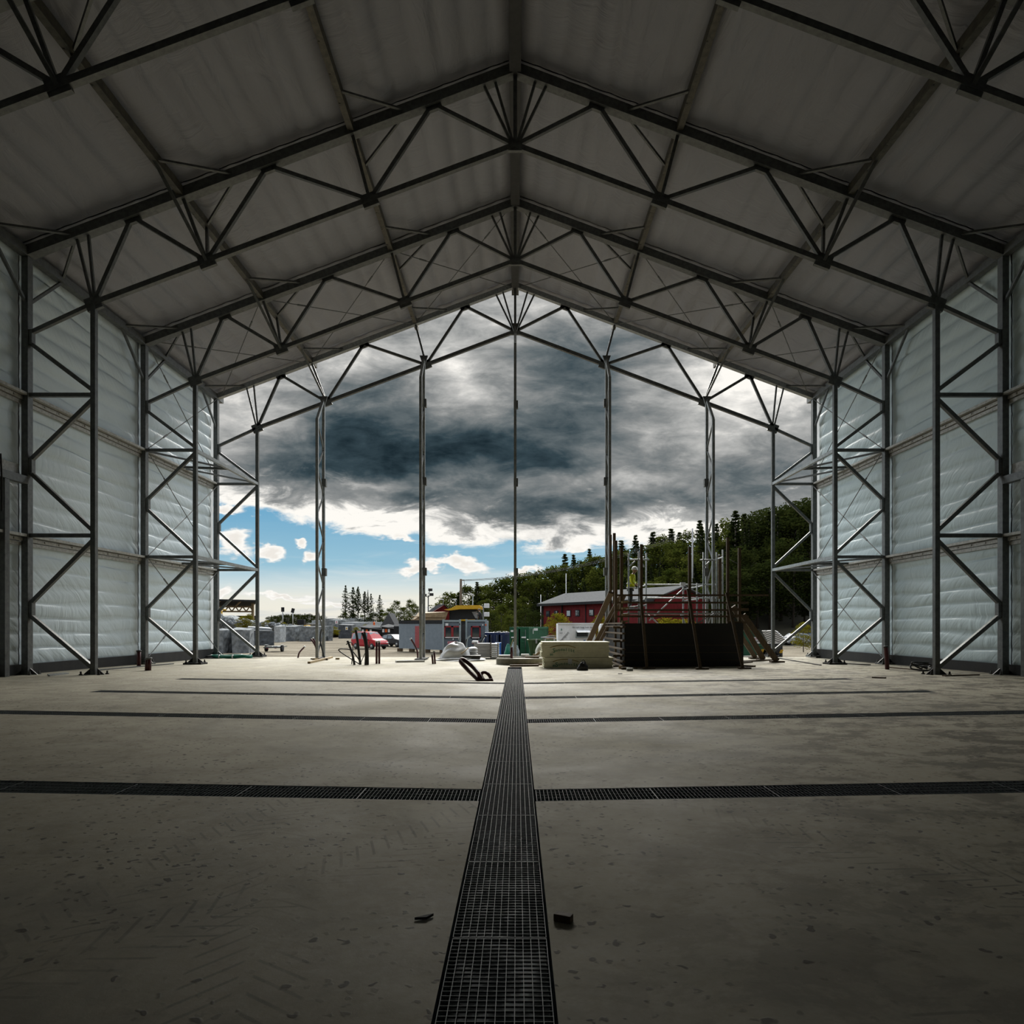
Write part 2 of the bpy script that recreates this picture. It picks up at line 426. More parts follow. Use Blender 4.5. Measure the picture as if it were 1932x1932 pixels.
cy = scn.cycles
cy.max_bounces = 7; cy.diffuse_bounces = 4; cy.glossy_bounces = 2; cy.transmission_bounces = 2; cy.transparent_max_bounces = 4
cy.caustics_reflective = False; cy.caustics_refractive = False
cy.adaptive_threshold = .04
def make_world():
    w = bpy.data.worlds.new('cloudy_sky'); scn.world = w; w.use_nodes = True
    t = NT(w.node_tree)
    d = t.n('ShaderNodeTexCoord').outputs['Generated']
    x, y, z = t.sep(d)
    yc = t.m('MAXIMUM', y, .12)
    a = t.m('MULTIPLY', t.m('DIVIDE', x, yc), 1.3)      # azimuth, measured on a vertical sheet of sky to the north
    b = t.m('MULTIPLY', t.m('DIVIDE', z, yc), 1.3)      # height above the horizon on the same sheet
    Q = t.xyz(a, t.m('MULTIPLY', b, 1.7), 0.0)
    n1 = t.noise(t.vm('ADD', Q, (3.1, 1.7, 0)), 3.4, 7, .57, .35)
    n2 = t.noise(t.vm('ADD', t.vm('MULTIPLY', Q, (1, 1.6, 1)), (7.3, 2.1, 0)), 8.5, 6, .62, .5)
    n3 = t.noise(t.vm('ADD', t.vm('MULTIPLY', Q, (1, 5, 1)), (1.3, 9.1, 0)), 4.5, 5, .6, .4)
    wob = t.vm('SCALE', t.vm('SUBTRACT', t.noise(Q, 4.2, 5, .6, 0, 1), (.5, .5, .5)))
    wob.node.inputs['Scale'].default_value = .16
    W = t.vm('ADD', t.xyz(a, b, 0.0), t.vm('MULTIPLY', wob, (1, 1, 0)))
    def blob(px, py, rx, ry, src=W):
        dd = t.vm('MULTIPLY', t.vm('SUBTRACT', src, ((px - CX) / 1000, (HY - py) / 1000, 0)), (1000 / rx, 1000 / ry, 0))
        q = t.vm('DOT_PRODUCT', dd, dd, 1)
        return t.m('EXPONENT', t.m('MULTIPLY', q, -1.0))
    B = None
    for px, py, rx, ry, k in ((660, 845, 190, 62, -.34), (700, 770, 130, 60, -.2), (930, 862, 230, 40, -.34), (1075, 740, 95, 95, -.3), (1040, 640, 150, 50, -.06), (862, 690, 62, 55, .26), (1450, 700, 130, 80, .42), (450, 740, 80, 60, .22), (660, 660, 60, 50, .16), (1290, 850, 130, 50, .1), (820, 575, 330, 50, .1), (990, 962, 110, 20, -.2), (1170, 830, 70, 60, .1), (560, 885, 110, 26, -.2), (1430, 880, 120, 26, -.2), (760, 935, 56, 15, -.26), (1130, 945, 90, 18, -.22), (1250, 645, 60, 50, -.14), (1290, 930, 90, 20, -.16), (540, 800, 60, 50, .06), (1180, 900, 60, 16, .18), (1060, 905, 60, 16, .12), (700, 912, 90, 10, .16), (1330, 770, 60, 60, .12), (1380, 800, 230, 140, .1), (480, 800, 120, 120, .08)):
        g = t.m('MULTIPLY', blob(px, py, rx, ry), k)
        B = g if B is None else t.m('ADD', B, g)
    # ragged lower edge of the cloud deck
    aa = t.m('MINIMUM', t.m('SUBTRACT', a, .05), .12)
    edge = t.m('ADD', .148, t.m('MULTIPLY', t.m('MULTIPLY', aa, aa), .24))
    n4 = t.noise(t.vm('ADD', t.vm('MULTIPLY', Q, (1, 1.5, 1)), (2.2, 4.4, 0)), 17.0, 4, .62, .4)
    bn = t.m('ADD', b, t.m('ADD', t.m('MULTIPLY', t.m('SUBTRACT', n2, .5), .09), t.m('MULTIPLY', t.m('SUBTRACT', n4, .5), .03)))
    Mk = t.ss(t.m('SUBTRACT', bn, edge), -.012, .008)
    rim = t.ss(t.m('SUBTRACT', t.m('ADD', b, t.m('MULTIPLY', t.m('SUBTRACT', n2, .5), .3)), edge), .075, .005, 0, .52)
    br = t.m('ADD', t.m('ADD', t.ss(b, .3, .6, .5, .6), B), t.m('ADD', rim, t.m('ADD', t.m('MULTIPLY', t.m('SUBTRACT', n1, .5), .8), t.m('ADD', t.m('MULTIPLY', t.m('SUBTRACT', n2, .5), .62), t.m('MULTIPLY', t.m('SUBTRACT', n4, .5), .26)))))
    cloud = t.ramp(br, [(0, (.012, .024, .032)), (.18, (.036, .06, .074)), (.38, (.12, .145, .155)), (.55, (.25, .262, .262)), (.74, (.5, .5, .485)), (.95, (1.0, .97, .91))])
    # clear band under the deck
    clear = t.ramp(t.m('MULTIPLY', b, 4.0), [(.0, (.9, .85, .72)), (.2, (.84, .83, .74)), (.3, (.64, .74, .75)), (.45, (.32, .55, .68)), (.85, (.17, .41, .61))])
    streak = t.m('MULTIPLY', t.ss(n3, .48, .78), t.ss(b, .17, .06, .05, .6))
    clear = t.mix(streak, clear, (.86, .87, .83, 1))
    puff = None
    for px, py, rx, ry in ((436, 1034, 40, 20), (508, 1041, 26, 12), (742, 1022, 34, 9), (720, 1000, 48, 8), (865, 1072, 50, 12), (803, 1080, 30, 8), (571, 1024, 14, 6), (588, 1047, 14, 13), (985, 1078, 36, 7), (422, 1112, 24, 12), (540, 1128, 60, 6), (660, 1140, 90, 6), (440, 978, 44, 9), (1090, 1040, 30, 6)):
        g = blob(px, py, rx, ry)
        puff = g if puff is None else t.m('MAXIMUM', puff, g)
    pm_ = t.m('ADD', puff, t.m('ADD', t.m('MULTIPLY', t.m('SUBTRACT', n2, .5), .7), t.m('MULTIPLY', t.m('SUBTRACT', n4, .5), 1.1)))
    pmask = t.ss(pm_, .2, .58)
    pcol = t.ramp(pm_, [(.3, (.84, .83, .8)), (.6, (1, .98, .93)), (.95, (.86, .82, .76))])
    clear = t.mix(pmask, clear, pcol)
    low = t.m('MULTIPLY', t.ss(n3, .5, .66), t.ss(b, .075, .03, 0, .45))
    clear = t.mix(low, clear, (.55, .58, .6, 1))
    front = t.mix(Mk, clear, cloud)
    # out-of-view overcast overhead and to both sides, brightened to light the walls; dull behind
    side = t.m('MULTIPLY', t.ss(t.m('ABSOLUTE', t.m('DIVIDE', x, yc)), .56, 1.1), t.ss(z, -.01, .04))
    up = t.ss(z, .46, .62)
    over = t.mix(side, (1.7, 1.75, 1.8, 1), (2.3, 2.5, 2.65, 1))
    back = t.mix(t.ss(z, .0, .5), (.26, .29, .32, 1), (.9, .95, 1.02, 1))
    north = t.ss(y, -.05, .3)
    plain = t.mix(north, back, over)
    below = t.ss(z, -.01, -.05)
    plain = t.mix(below, plain, (.05, .047, .04, 1))
    keep = t.m('MULTIPLY', t.m('MULTIPLY', north, t.m('SUBTRACT', 1.0, up)), t.m('MULTIPLY', t.m('SUBTRACT', 1.0, side), t.m('SUBTRACT', 1.0, below)))
    bg = t.n('ShaderNodeBackground'); bg2 = t.n('ShaderNodeBackground'); mx = t.n('ShaderNodeMixShader'); o = t.n('ShaderNodeOutputWorld')
    t.put(bg.inputs[0], plain); t.put(bg2.inputs[0], front); t.put(mx.inputs[0], keep)
    t.t.links.new(bg.outputs[0], mx.inputs[1]); t.t.links.new(bg2.outputs[0], mx.inputs[2]); t.t.links.new(mx.outputs[0], o.inputs[0])
    w.cycles.sampling_method = 'MANUAL'; w.cycles.sample_map_resolution = 512
make_world()
sun = bpy.data.objects.new('sun_behind_cloud', bpy.data.lights.new('sun_behind_cloud', 'SUN')); COL.objects.link(sun)
sun.data.energy = 6.0; sun.data.angle = math.radians(33); sun.data.color = (1, .97, .9)
sun.rotation_euler = Euler((math.radians(-(90 - 40)), 0, math.radians(0)), 'XYZ')
sun.location = (0, 60, 60)

# ================================================================ hall: floor, lining, steelwork
XO, XI, ZE, SL = 12.75, 11.0, 11.1, .375
FY = [12.15, 18.0, 23.7, 29.4]
YB = -6.0
YEND = 30.1
def zt(x): return ZE + SL * (XO - abs(x))          # top chord axis
def zb(x): return 13.91 - SL * abs(x)              # bottom chord axis
def fslope(Y): return .018 - .014 * smooth(9, 29, Y)
def fz(X, Y):
    return fslope(Y) * min(abs(X), 8.0) - .045 * smooth(20, 30, Y)
def dc(Y): return -.08 + .0031 * Y                  # axis of the central drain
ROWS = [5.675, 10.02, 13.19, 16.44]
DEND = 22.75
TW = .225
# ---- floor slab with real trenches
def make_floor():
    xs = sorted(set([-13.3, -13, -11, -9.5, -8, -7, -6, -5, -4, -3, -2, -1, -TW, TW, 1, 2, 3, 4, 5, 6, 7, 8, 9.5, 11, 13, 13.3]))
    ys = set([YB, YEND, DEND])
    for r in ROWS: ys |= {r - .2, r + .2}
    ys |= set(float(k) for k in range(-5, 30)); ys = sorted(ys)
    ys = [q for i, q in enumerate(ys) if not (q == int(q) and any(abs(q - r) < .35 for r in ROWS) and q not in (DEND,))]
    mb = MB(); idx = {}
    def vid(i, j):
        if (i, j) not in idx:
            X = xs[i] + dc(ys[j]); idx[i, j] = len(mb.v); mb.v.append((X, ys[j], fz(X, ys[j])))
        return idx[i, j]
    for j in range(len(ys) - 1):
        ym = (ys[j] + ys[j+1]) / 2
        for i in range(len(xs) - 1):
            xm = (xs[i] + xs[i+1]) / 2
            if abs(xm) < TW and ym < DEND: continue
            if abs(xm) < 8 and any(abs(ym - r) < .2 for r in ROWS): continue
            mb.f.append((vid(i, j), vid(i+1, j), vid(i+1, j+1), vid(i, j+1))); mb.m.append(0)
    # slab front edge outdoors
    for i in range(len(xs) - 1):
        p = mb.v[vid(i, len(ys)-1)]; q = mb.v[vid(i+1, len(ys)-1)]
        mb.add([p, q, (q[0], q[1], -1.6), (p[0], p[1], -1.6)], [(0, 1, 2, 3)])
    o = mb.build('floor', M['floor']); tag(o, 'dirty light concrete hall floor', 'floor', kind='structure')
    d = MB()
    n = 24
    for k in range(n):
        y0 = YB + (DEND - YB) * k / n; y1 = YB + (DEND - YB) * (k + 1) / n
        for sx in (-1, 1):
            a0 = V((dc(y0) + sx * TW, y0, fz(dc(y0), y0) + .0)); a1 = V((dc(y1) + sx * TW, y1, fz(dc(y1), y1) + .0))
            d.add([a0, a1, a1 - V((0, 0, .3)), a0 - V((0, 0, .3))], [(0, 1, 2, 3)])
        d.add([(dc(y0)-TW, y0, -.29), (dc(y0)+TW, y0, -.29), (dc(y1)+TW, y1, -.29), (dc(y1)-TW, y1, -.29)], [(0, 1, 2, 3)])
    d.add([(dc(DEND)-TW, DEND, -.3), (dc(DEND)+TW, DEND, -.3), (dc(DEND)+TW, DEND, 0), (dc(DEND)-TW, DEND, 0)], [(0, 1, 2, 3)])
    o = d.build('trim_drain_main', M['drain']); tag(o, kind='structure')
    for r in ROWS:
        d = MB()
        for sx in (-1, 1):
            for k in range(8):
                x0 = sx * (TW + (8 - TW) * k / 8) + dc(r); x1 = sx * (TW + (8 - TW) * (k + 1) / 8) + dc(r)
                for yy in (r - .2, r + .2):
                    d.add([(x0, yy, fz(x0, yy)), (x1, yy, fz(x1, yy)), (x1, yy, fz(x1, yy) - .22), (x0, yy, fz(x0, yy) - .22)], [(0, 1, 2, 3)])
                d.add([(x0, r-.2, fz(x0, r)-.2), (x1, r-.2, fz(x1, r)-.2), (x1, r+.2, fz(x1, r)-.2), (x0, r+.2, fz(x0, r)-.2)], [(0, 1, 2, 3)])
            xe = sx * 8 + dc(r)
            d.add([(xe, r-.2, fz(xe, r)), (xe, r+.2, fz(xe, r)), (xe, r+.2, fz(xe, r)-.22), (xe, r-.2, fz(xe, r)-.22)], [(0, 1, 2, 3)])
        tag(d.build('trim_drain_cross', M['drain']), kind='structure')
make_floor()
# ---- gratings
def grate_mesh(L, Wd, across, along, name):
    """flat bar grating, long side along local y"""
    mb = MB(); t = .0028
    nb = max(2, round(Wd / across))
    for i in range(nb + 1):
        mb.bx(-Wd/2 + Wd*i/nb - t/2, -Wd/2 + Wd*i/nb + t/2, 0, L, -.03, 0)
    nl = round(L / along)
    for j in range(nl + 1):
        y = L * j / nl
        e = .0022 if j in (0, nl) else .0011
        mb.bx(-Wd/2, Wd/2, y - e, y + e, -.026 if j in (0, nl) else -.01, -.0015)
    return mb.mesh(name, M['grate'])
gm = grate_mesh(.985, .42, .0345, .0345, 'grating_panel')
g_main = []
yk = 8.11 - 7 * 1.0
k = 0
while yk + 1 < DEND + .05:
    o = bpy.data.objects.new('grating_panel', gm); COL.objects.link(o)
    o.location = (dc(yk), yk, fz(dc(yk), yk) - .002); o.rotation_euler = (math.atan((fz(0, yk+1)-fz(0, yk))), 0, -math.atan(.0031))
    tag(o, 'steel grating panel of the long central drain, %s from the camera' % ORD[k], 'drain grating', 'gratings of the central drain')
    yk += 1.0; k += 1
gc = grate_mesh(.965, .37, .37 / 4, .032, 'cross_grating_panel')
RN = ['nearest', 'second', 'third', 'farthest']
for ri, r in enumerate(ROWS):
    for sx in (-1, 1):
        for k in range(8):
            x0 = TW + .012 + .97 * k
            if (x0) * 1300 / r > 1010: continue
            o = bpy.data.objects.new('cross_grating_panel', gc); COL.objects.link(o)
            s = fslope(r)
            o.location = (dc(r) + sx * x0, r, fz(x0, r) - .002)
            o.rotation_euler = (0, 0, -sx * pi / 2); o.rotation_mode = 'XYZ'
            Mx = Matrix.Rotation(-sx * math.atan(s), 3, 'Y') @ Matrix.Rotation(-sx * pi / 2, 3, 'Z')
            o.rotation_euler = Mx.to_euler()
            tag(o, 'steel grating of the %s cross drain, %s arm, %s from the central drain' % (RN[ri], 'left' if sx < 0 else 'right', ORD[k]), 'drain grating', 'gratings of the cross drains')

# ---- lining of walls and roof (pillowed foil)
def pill(t): return abs(math.sin(pi * t)) ** .55
XW = 12.98
def make_wall(sx, name, mat):
    mb = MB()
    ys = [YB, .45, 6.3] + FY
    for b in range(len(ys) - 1):
        y0, y1 = ys[b] + .02, ys[b+1] - .02
        for z0, z1, nb in ((.33, 3.68, 8), (3.72, 7.36, 8), (7.4, 11.3, 8)):
            rnd = [random.uniform(.6, 1.2) for _ in range(nb + 1)]
            ph = random.uniform(0, 6)
            def fn(u, v):
                k = v * nb; kb = min(nb - 1, int(k + 1e-9)); ft = k - kb
                Y = y0 + (y1 - y0) * u
                e = min(u, 1 - u) * (y1 - y0)
                sag = (.045 * math.sin(u * 5 + ph + kb) + .03 * math.sin(u * 11 + kb * 2.1)) * (1 - math.exp(-e / .5))
                dpt = (.065 * rnd[kb] * pill(ft)) * (1 - .75 * math.exp(-e / .3))
                Z = z0 + (z1 - z0) * v + sag * (0 if v in (0, 1) else 1)
                return (sx * (XW - dpt), Y, Z)
            mb.grid(fn, 26, nb * 8)
    o = mb.build(name, mat, None, True)
    tag(o, kind='structure')
    # outer skin closes the wall
    mb = MB(); mb.bx(sx * 13.1, sx * 13.16, YB, 29.9, -.2, 11.6)
    tag(mb.build(name.replace('wall', 'wall_outer'), M['white'], None), kind='structure')
    mb = MB(); mb.bx(sx * 12.9, sx * 13.09, YB, 29.55, -.1, .36)
    tag(mb.build(name.replace('wall', 'baseboard'), M['dark'], None), kind='structure')
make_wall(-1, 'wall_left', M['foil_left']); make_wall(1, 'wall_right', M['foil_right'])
def make_roof():
    ys = [YB, .45, 6.3] + FY + [YEND]
    for sx, nm in ((-1, 'ceiling_left'), (1, 'ceiling_right')):
        mb = MB(); nb = 21
        for b in range(len(ys) - 1):
            y0, y1 = ys[b] + .02, ys[b+1] - .02
            rnd = [random.uniform(.6, 1.25) for _ in range(nb + 1)]
            ph = random.uniform(0, 6)
            def fn(u, v):
                k = v * nb; kb = min(nb - 1, int(k + 1e-9)); ft = k - kb
                X = 13.02 * (1 - v); Y = y0 + (y1 - y0) * u
                e = min(u, 1 - u) * (y1 - y0)
                dpt = .1 * rnd[kb] * pill(ft) * (1 - .8 * math.exp(-e / .35))
                dpt += .05 * (math.sin(v * 9 * pi) ** 2) * (1 - math.exp(-e / .8))
                if b == len(ys) - 2: dpt += (.07 * abs(math.sin(v * 6 * pi)) + .03 * math.sin(v * 31)) * u
                return (sx * X, Y, zt(X) + .34 - dpt)
            mb.grid(fn, 14, nb * 6)
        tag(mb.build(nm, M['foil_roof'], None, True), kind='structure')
        mb = MB()
        a = zt(0) + .42; e = zt(13.2) + .42
        mb.add([(0, YB, a), (sx*13.2, YB, e), (sx*13.2, YEND, e), (0, YEND, a), (0, YB, a+.05), (sx*13.2, YB, e+.05), (sx*13.2, YEND, e+.05), (0, YEND, a+.05)], [(0,1,2,3),(4,5,6,7),(0,1,5,4),(1,2,6,5),(2,3,7,6),(3,0,4,7)])
        tag(mb.build(nm.replace('ceiling', 'roof_skin'), M['white'], None), kind='structure')
make_roof()
mb = MB(); mb.add([(-13.2, YB, -.1), (13.2, YB, -.1), (13.2, YB, 11.2), (0, YB, 16.3), (-13.2, YB, 11.2)], [(0, 1, 2, 3, 4)])
tag(mb.build('wall_back', M['foil_roof']), kind='structure')

# ---- steel portal frames
T1, T2, T3, B1, B2, X1, X2 = 2.15, 6.45, 10.0, 3.8, 8.05, 4.27, 8.7
def make_frame(label, gable):
    root = thing('portal_frame', label, 'steel frame', (0, 0, 0), 0, 'steel portal frames of the hall')
    st = M['steel']
    def bm(name, p, q, w, h=None, mat=st):
        MB().beam((p[0], p[1], p[2]), (q[0], q[1], q[2]), w, h).build(name, mat, root, False, True)
    tw = .25 if not gable else .2
    for s in (-1, 1):
        bm('top_chord', (0, 0, zt(0)), (s*XO, 0, zt(XO)), tw, tw + .02, M['steel_light'] if gable else st)
        bm('bottom_chord', (0, 0, zb(0)), (s*XI, 0, zb(XI)), .135)
        bm('outer_column', (s*XO, 0, .06), (s*XO, 0, ZE + .12), .17, .19)
        bm('inner_column', (s*XI, 0, .06), (s*XI, 0, zb(XI) + .08), .125)
        # roof web
        for a, b in (((0, 0), (T1, 1)), ((B1, 0), (T1, 1)), ((B1, 0), (T2, 1)), ((B2, 0), (T2, 1)), ((B2, 0), (T3, 1)), ((XI, 0), (T3, 1))):
            pa = (s*a[0], 0, zb(a[0])); pb = (s*b[0], 0, zt(b[0]) - .08)
            bm('web_brace', pa, pb, .1)
        for xa, xb in ((.05, .82), (.03, .53), (XI - .03, 11.15), (XI + .02, 11.45)):
            bm('thin_web_brace', (s*xa, 0, zb(xa)), (s*xb, 0, zt(xb) - .08), .065)
        bm('purlin_strut', (s*B1, 0, zb(B1)), (s*X1, 0, zt(X1)), .08)
        bm('purlin_strut', (s*B2, 0, zb(B2)), (s*X2, 0, zt(X2)), .08)
        # column web
        I = [.25, 3.62, 3.84, 7.3, 7.5]; O = [1.72, 1.86, 5.46, 5.6, 8.82, 8.98]
        for zi, zo in ((I[0], O[0]), (I[1], O[1]), (I[2], O[2]), (I[3], O[3]), (I[4], O[4]), (zb(XI), O[5])):
            bm('column_brace', (s*XI, 0, zi), (s*XO, 0, zo), .1)
        for z in (3.73, 7.4):
            bm('column_tie', (s*XI, 0, z), (s*XO, 0, z), .1)
        # knee braces to purlins and eave beam
        sides = (-1,) if gable else (-1, 1)
        for d in sides:
            bm('knee_brace', (s*B2, .03*d, zb(B2)), (s*X2, 1.45*d, zt(X2)), .075)
            for xp, xc in ((X1, X1 - 1.45), (X2, X2 - 1.45), (XO, XO - 1.3)):
                bm('roof_knee_brace', (s*xp, 1.4*d, zt(xp)), (s*xc, 0, zt(xc)), .06)
            bm('wall_knee_brace', (s*XO, 1.4*d, ZE - .05), (s*XO, 0, ZE - 1.35), .07)
        for x in (B1, B2, XI):
            MB().box((s*x, 0, zb(x)), (.42, .1, .34), Matrix.Rotation(s * math.atan(SL), 3, 'Y')).build('gusset_plate', st, root)
        for x in (T1, T2, T3):
            MB().box((s*x, 0, zt(x) - .1), (.42, .1, .3), Matrix.Rotation(s * math.atan(SL), 3, 'Y')).build('gusset_plate', st, root)
        for z in (1.8, 5.53, 8.9):
            MB().box((s*(XO - .1), 0, z), (.14, .14, .38)).build('gusset_plate', st, root)
        for x, w in ((XI, .62), (XO, .5)):
            b = MB().box((s*x, 0, .06), (w, .5, .07))
            for i in (-1, 1):
                for j in (-1, 1):
                    b.tube([(s*x + i*w*.38, j*.18, .08), (s*x + i*w*.38, j*.18, .19)], .022, 6)
                    b.tube([(s*x + i*w*.38, j*.18, .095), (s*x + i*w*.38, j*.18, .125)], .045, 6)
            for i in (-1, 1):
                b.prism([(0, 0), (.2, 0), (0, .17)], (s*x + i*.09, -.015, .09), (i, 0, 0), (0, 0, 1), (0, .03, 0))
            b.build('base_plate', M['dark'] if x == XI else st, root)
    bm('king_post', (0, 0, zb(0)), (0, 0, zt(0)), .1)
    MB().box((0, 0, zb(0)), (.36, .1, .3)).build('gusset_plate', st, root)
    return root
fr = make_frame('third steel portal frame from the open end, heavy lattice columns beside it', False)
fr.location = (0, FY[1], 0)
dup(fr, (0, FY[0], 0), None, 'nearest steel portal frame, only its dark roof chords seen in the top corners')
dup(fr, (0, FY[2], 0), None, 'second steel portal frame from the open end, before the last bay')
fg = make_frame('steel portal frame standing at the open gable end against the sky', True)
fg.location = (0, FY[3], 0)

# ---- purlins, eave beams, girts
def beam_thing(name, p, q, w, h, mat, label, cat, group, bolts=0):
    mb = MB().beam(p, q, w, h, 0, (0, 0, 1))
    if bolts:
        p = V(p); q = V(q)
        for k in range(bolts):
            c = p.lerp(q, (k + .5) / bolts)
            mb.tube([c + V((-w*.3, 0, -h/2 - .012)), c + V((-w*.3, 0, -h/2 + .01))], .022, 6)
    return single(mb, name, mat, label, cat, None, group)
beam_thing('ridge_purlin', (0, YB, zt(0) - .02), (0, 30, zt(0) - .02), .3, .26, M['steel_dark'], 'heavy dark ridge purlin running along the top of the roof', 'purlin', 'roof purlins')
for s, nm in ((-1, 'left'), (1, 'right')):
    beam_thing('roof_purlin', (s*X1, YB, zt(X1) + .05), (s*X1, 30, zt(X1) + .05), .16, .22, M['purlin'], 'long roof purlin on the %s slope, next to the ridge' % nm, 'purlin', 'roof purlins', 40)
    beam_thing('roof_purlin', (s*X2, YB, zt(X2) + .05), (s*X2, 30, zt(X2) + .05), .16, .22, M['purlin'], 'long roof purlin on the %s slope, nearer the eave' % nm, 'purlin', 'roof purlins', 40)
    beam_thing('eave_beam', (s*XO, YB, ZE), (s*XO, 29.9, ZE), .2, .22, M['steel'], 'eave beam where the %s wall meets the roof' % nm, 'beam', 'eave beams')
    for z, hn in ((3.71, 'lower'), (7.39, 'upper')):
        mb = MB()
        mb.bx(s*12.8, s*12.88, YB, 29.4, z - .13, z - .04); mb.bx(s*12.68, s*12.9, YB, 29.4, z - .02, z + .05)
        mb.bx(s*12.84, s*12.9, YB, 29.4, z - .24, z - .15)
        for k in range(60):
            y = YB + .4 + k * .58
            mb.box((s*12.79, y, z - .085), (.03, .06, .04))
        single(mb, 'wall_girt', M['girt'], '%s pale horizontal wall girt along the %s wall' % (hn, nm), 'wall girt', None, 'wall girts')
    # ties between the inner columns of the last bay and their plan bracing
    for z, hn in ((3.73, 'lower'), (7.4, 'upper')):
        root = thing('column_tie_beam', '%s tie beam joining the last two inner columns by the %s wall' % (hn, nm), 'beam', (s*XI, FY[2], z), 0, 'tie beams of the end bay')
        MB().beam((s*XI, FY[2], z), (s*XI, FY[3], z), .11).build('tie_beam', M['steel_light'], root)
        ym = (FY[2] + FY[3]) / 2
        MB().beam((s*XO, FY[2] + .1, z), (s*XI, ym, z), .06).build('plan_brace', M['steel'], root)
        MB().beam((s*12.7, ym - .3, z), (s*XI, ym, z), .08).build('plan_brace', M['steel'], root)
        MB().beam((s*12.7, ym, z), (s*XI, FY[3] - .3, z), .06).build('plan_brace', M['steel'], root)
    # crossed tension rods in the end bay
    def rod(p, q, label, grp):
        p = V(p); q = V(q)
        mb = MB().tube([p, q], .016, 6)
        for f in (.18,):
            a = p.lerp(q, f); b = p.lerp(q, f + .05)
            mb.tube([a, b], .03, 6)
        single(mb, 'tension_rod', M['steel'], label, 'rod', None, grp)
    ya, yb_ = FY[2] + .1, FY[3] - .1
    for z0, z1, hn in ((.3, 3.65, 'bottom'), (3.8, 7.3, 'middle'), (7.5, 11.0, 'top')):
        rod((s*12.66, ya, z0), (s*12.66, yb_, z1), 'thin crossed rod rising towards the opening, %s panel of the %s wall' % (hn, nm), 'crossed wall rods')
        rod((s*12.64, ya, z1), (s*12.64, yb_, z0), 'thin crossed rod falling towards the opening, %s panel of the %s wall' % (hn, nm), 'crossed wall rods')
    for xa, xb, hn in ((.2, X1 - .12, 'ridge'), (X1 + .12, X2 - .12, 'middle'), (X2 + .12, XO - .3, 'eave')):
        rod((s*xa, ya, zt(xa) - .02), (s*xb, yb_, zt(xb) - .02), 'thin crossed roof rod spreading outward, %s panel of the %s slope' % (hn, nm), 'crossed roof rods')
        rod((s*xb, ya, zt(xb) - .04), (s*xa, yb_, zt(xa) - .04), 'thin crossed roof rod closing inward, %s panel of the %s slope' % (hn, nm), 'crossed roof rods')

# ---- lattice gable posts
def gable_post(x, label, yf):
    z1 = zb(x) - .05
    root = thing('gable_post', label, 'gable post', (x, yf, 0), 0, 'lattice gable posts')
    yb2 = yf + .95
    MB().beam((x, yf, .05), (x, yf, z1 - 1.1), .105).build('front_chord', M['steel_light'], root)
    MB().beam((x, yf, z1 - 1.1), (x, yf + .85, z1 - .1), .1).build('raking_chord', M['steel_light'], root)
    MB().beam((x, yb2, .05), (x, yb2, z1), .11).build('rear_chord', M['steel_light'], root)
    zz = MB(); n = max(6, round((z1 - 1.2) / .95)); st = (z1 - 1.3) / n
    for k in range(n):
        a, b = (yf, yb2) if k % 2 == 0 else (yb2, yf)
        zz.beam((x, a, .15 + k*st), (x, b, .15 + (k+1)*st), .05)
    zz.build('lattice_lacing', M['steel'], root)
    for z in (3.6, 7.35, 10.6):
        if z < z1 - .6: MB().box((x + (.03 if x <= 0 else -.03), yb2, z), (.18, .2, .32)).build('bracket_plate', M['steel'], root)
    MB().prism([(-.17, .14), (.17, .14), (.07, -.16), (-.07, -.16)], (x, yf + .9, z1), (1, 0, 0), (0, 0, 1), (0, .1, 0)).build('head_plate', M['steel'], root)
    MB().box((x, yf + .45, .02), (.4, 1.35, .04)).build('base_plate', M['dark'], root)
for x, lb, yf in ((-B2, 'lattice gable post left of the red van, black cable climbing it', 28.0), (-B1, 'lattice gable post before the grey site hut', 27.7), (0, 'slender centre gable post under the ridge, rising from the concrete ring', 27.9), (B1, 'lattice gable post right of the white cabin, behind tall timber studs', 27.7), (B2, 'lattice gable post rising behind the scaffold tubes', 28.0)):
    gable_post(x, lb, yf)
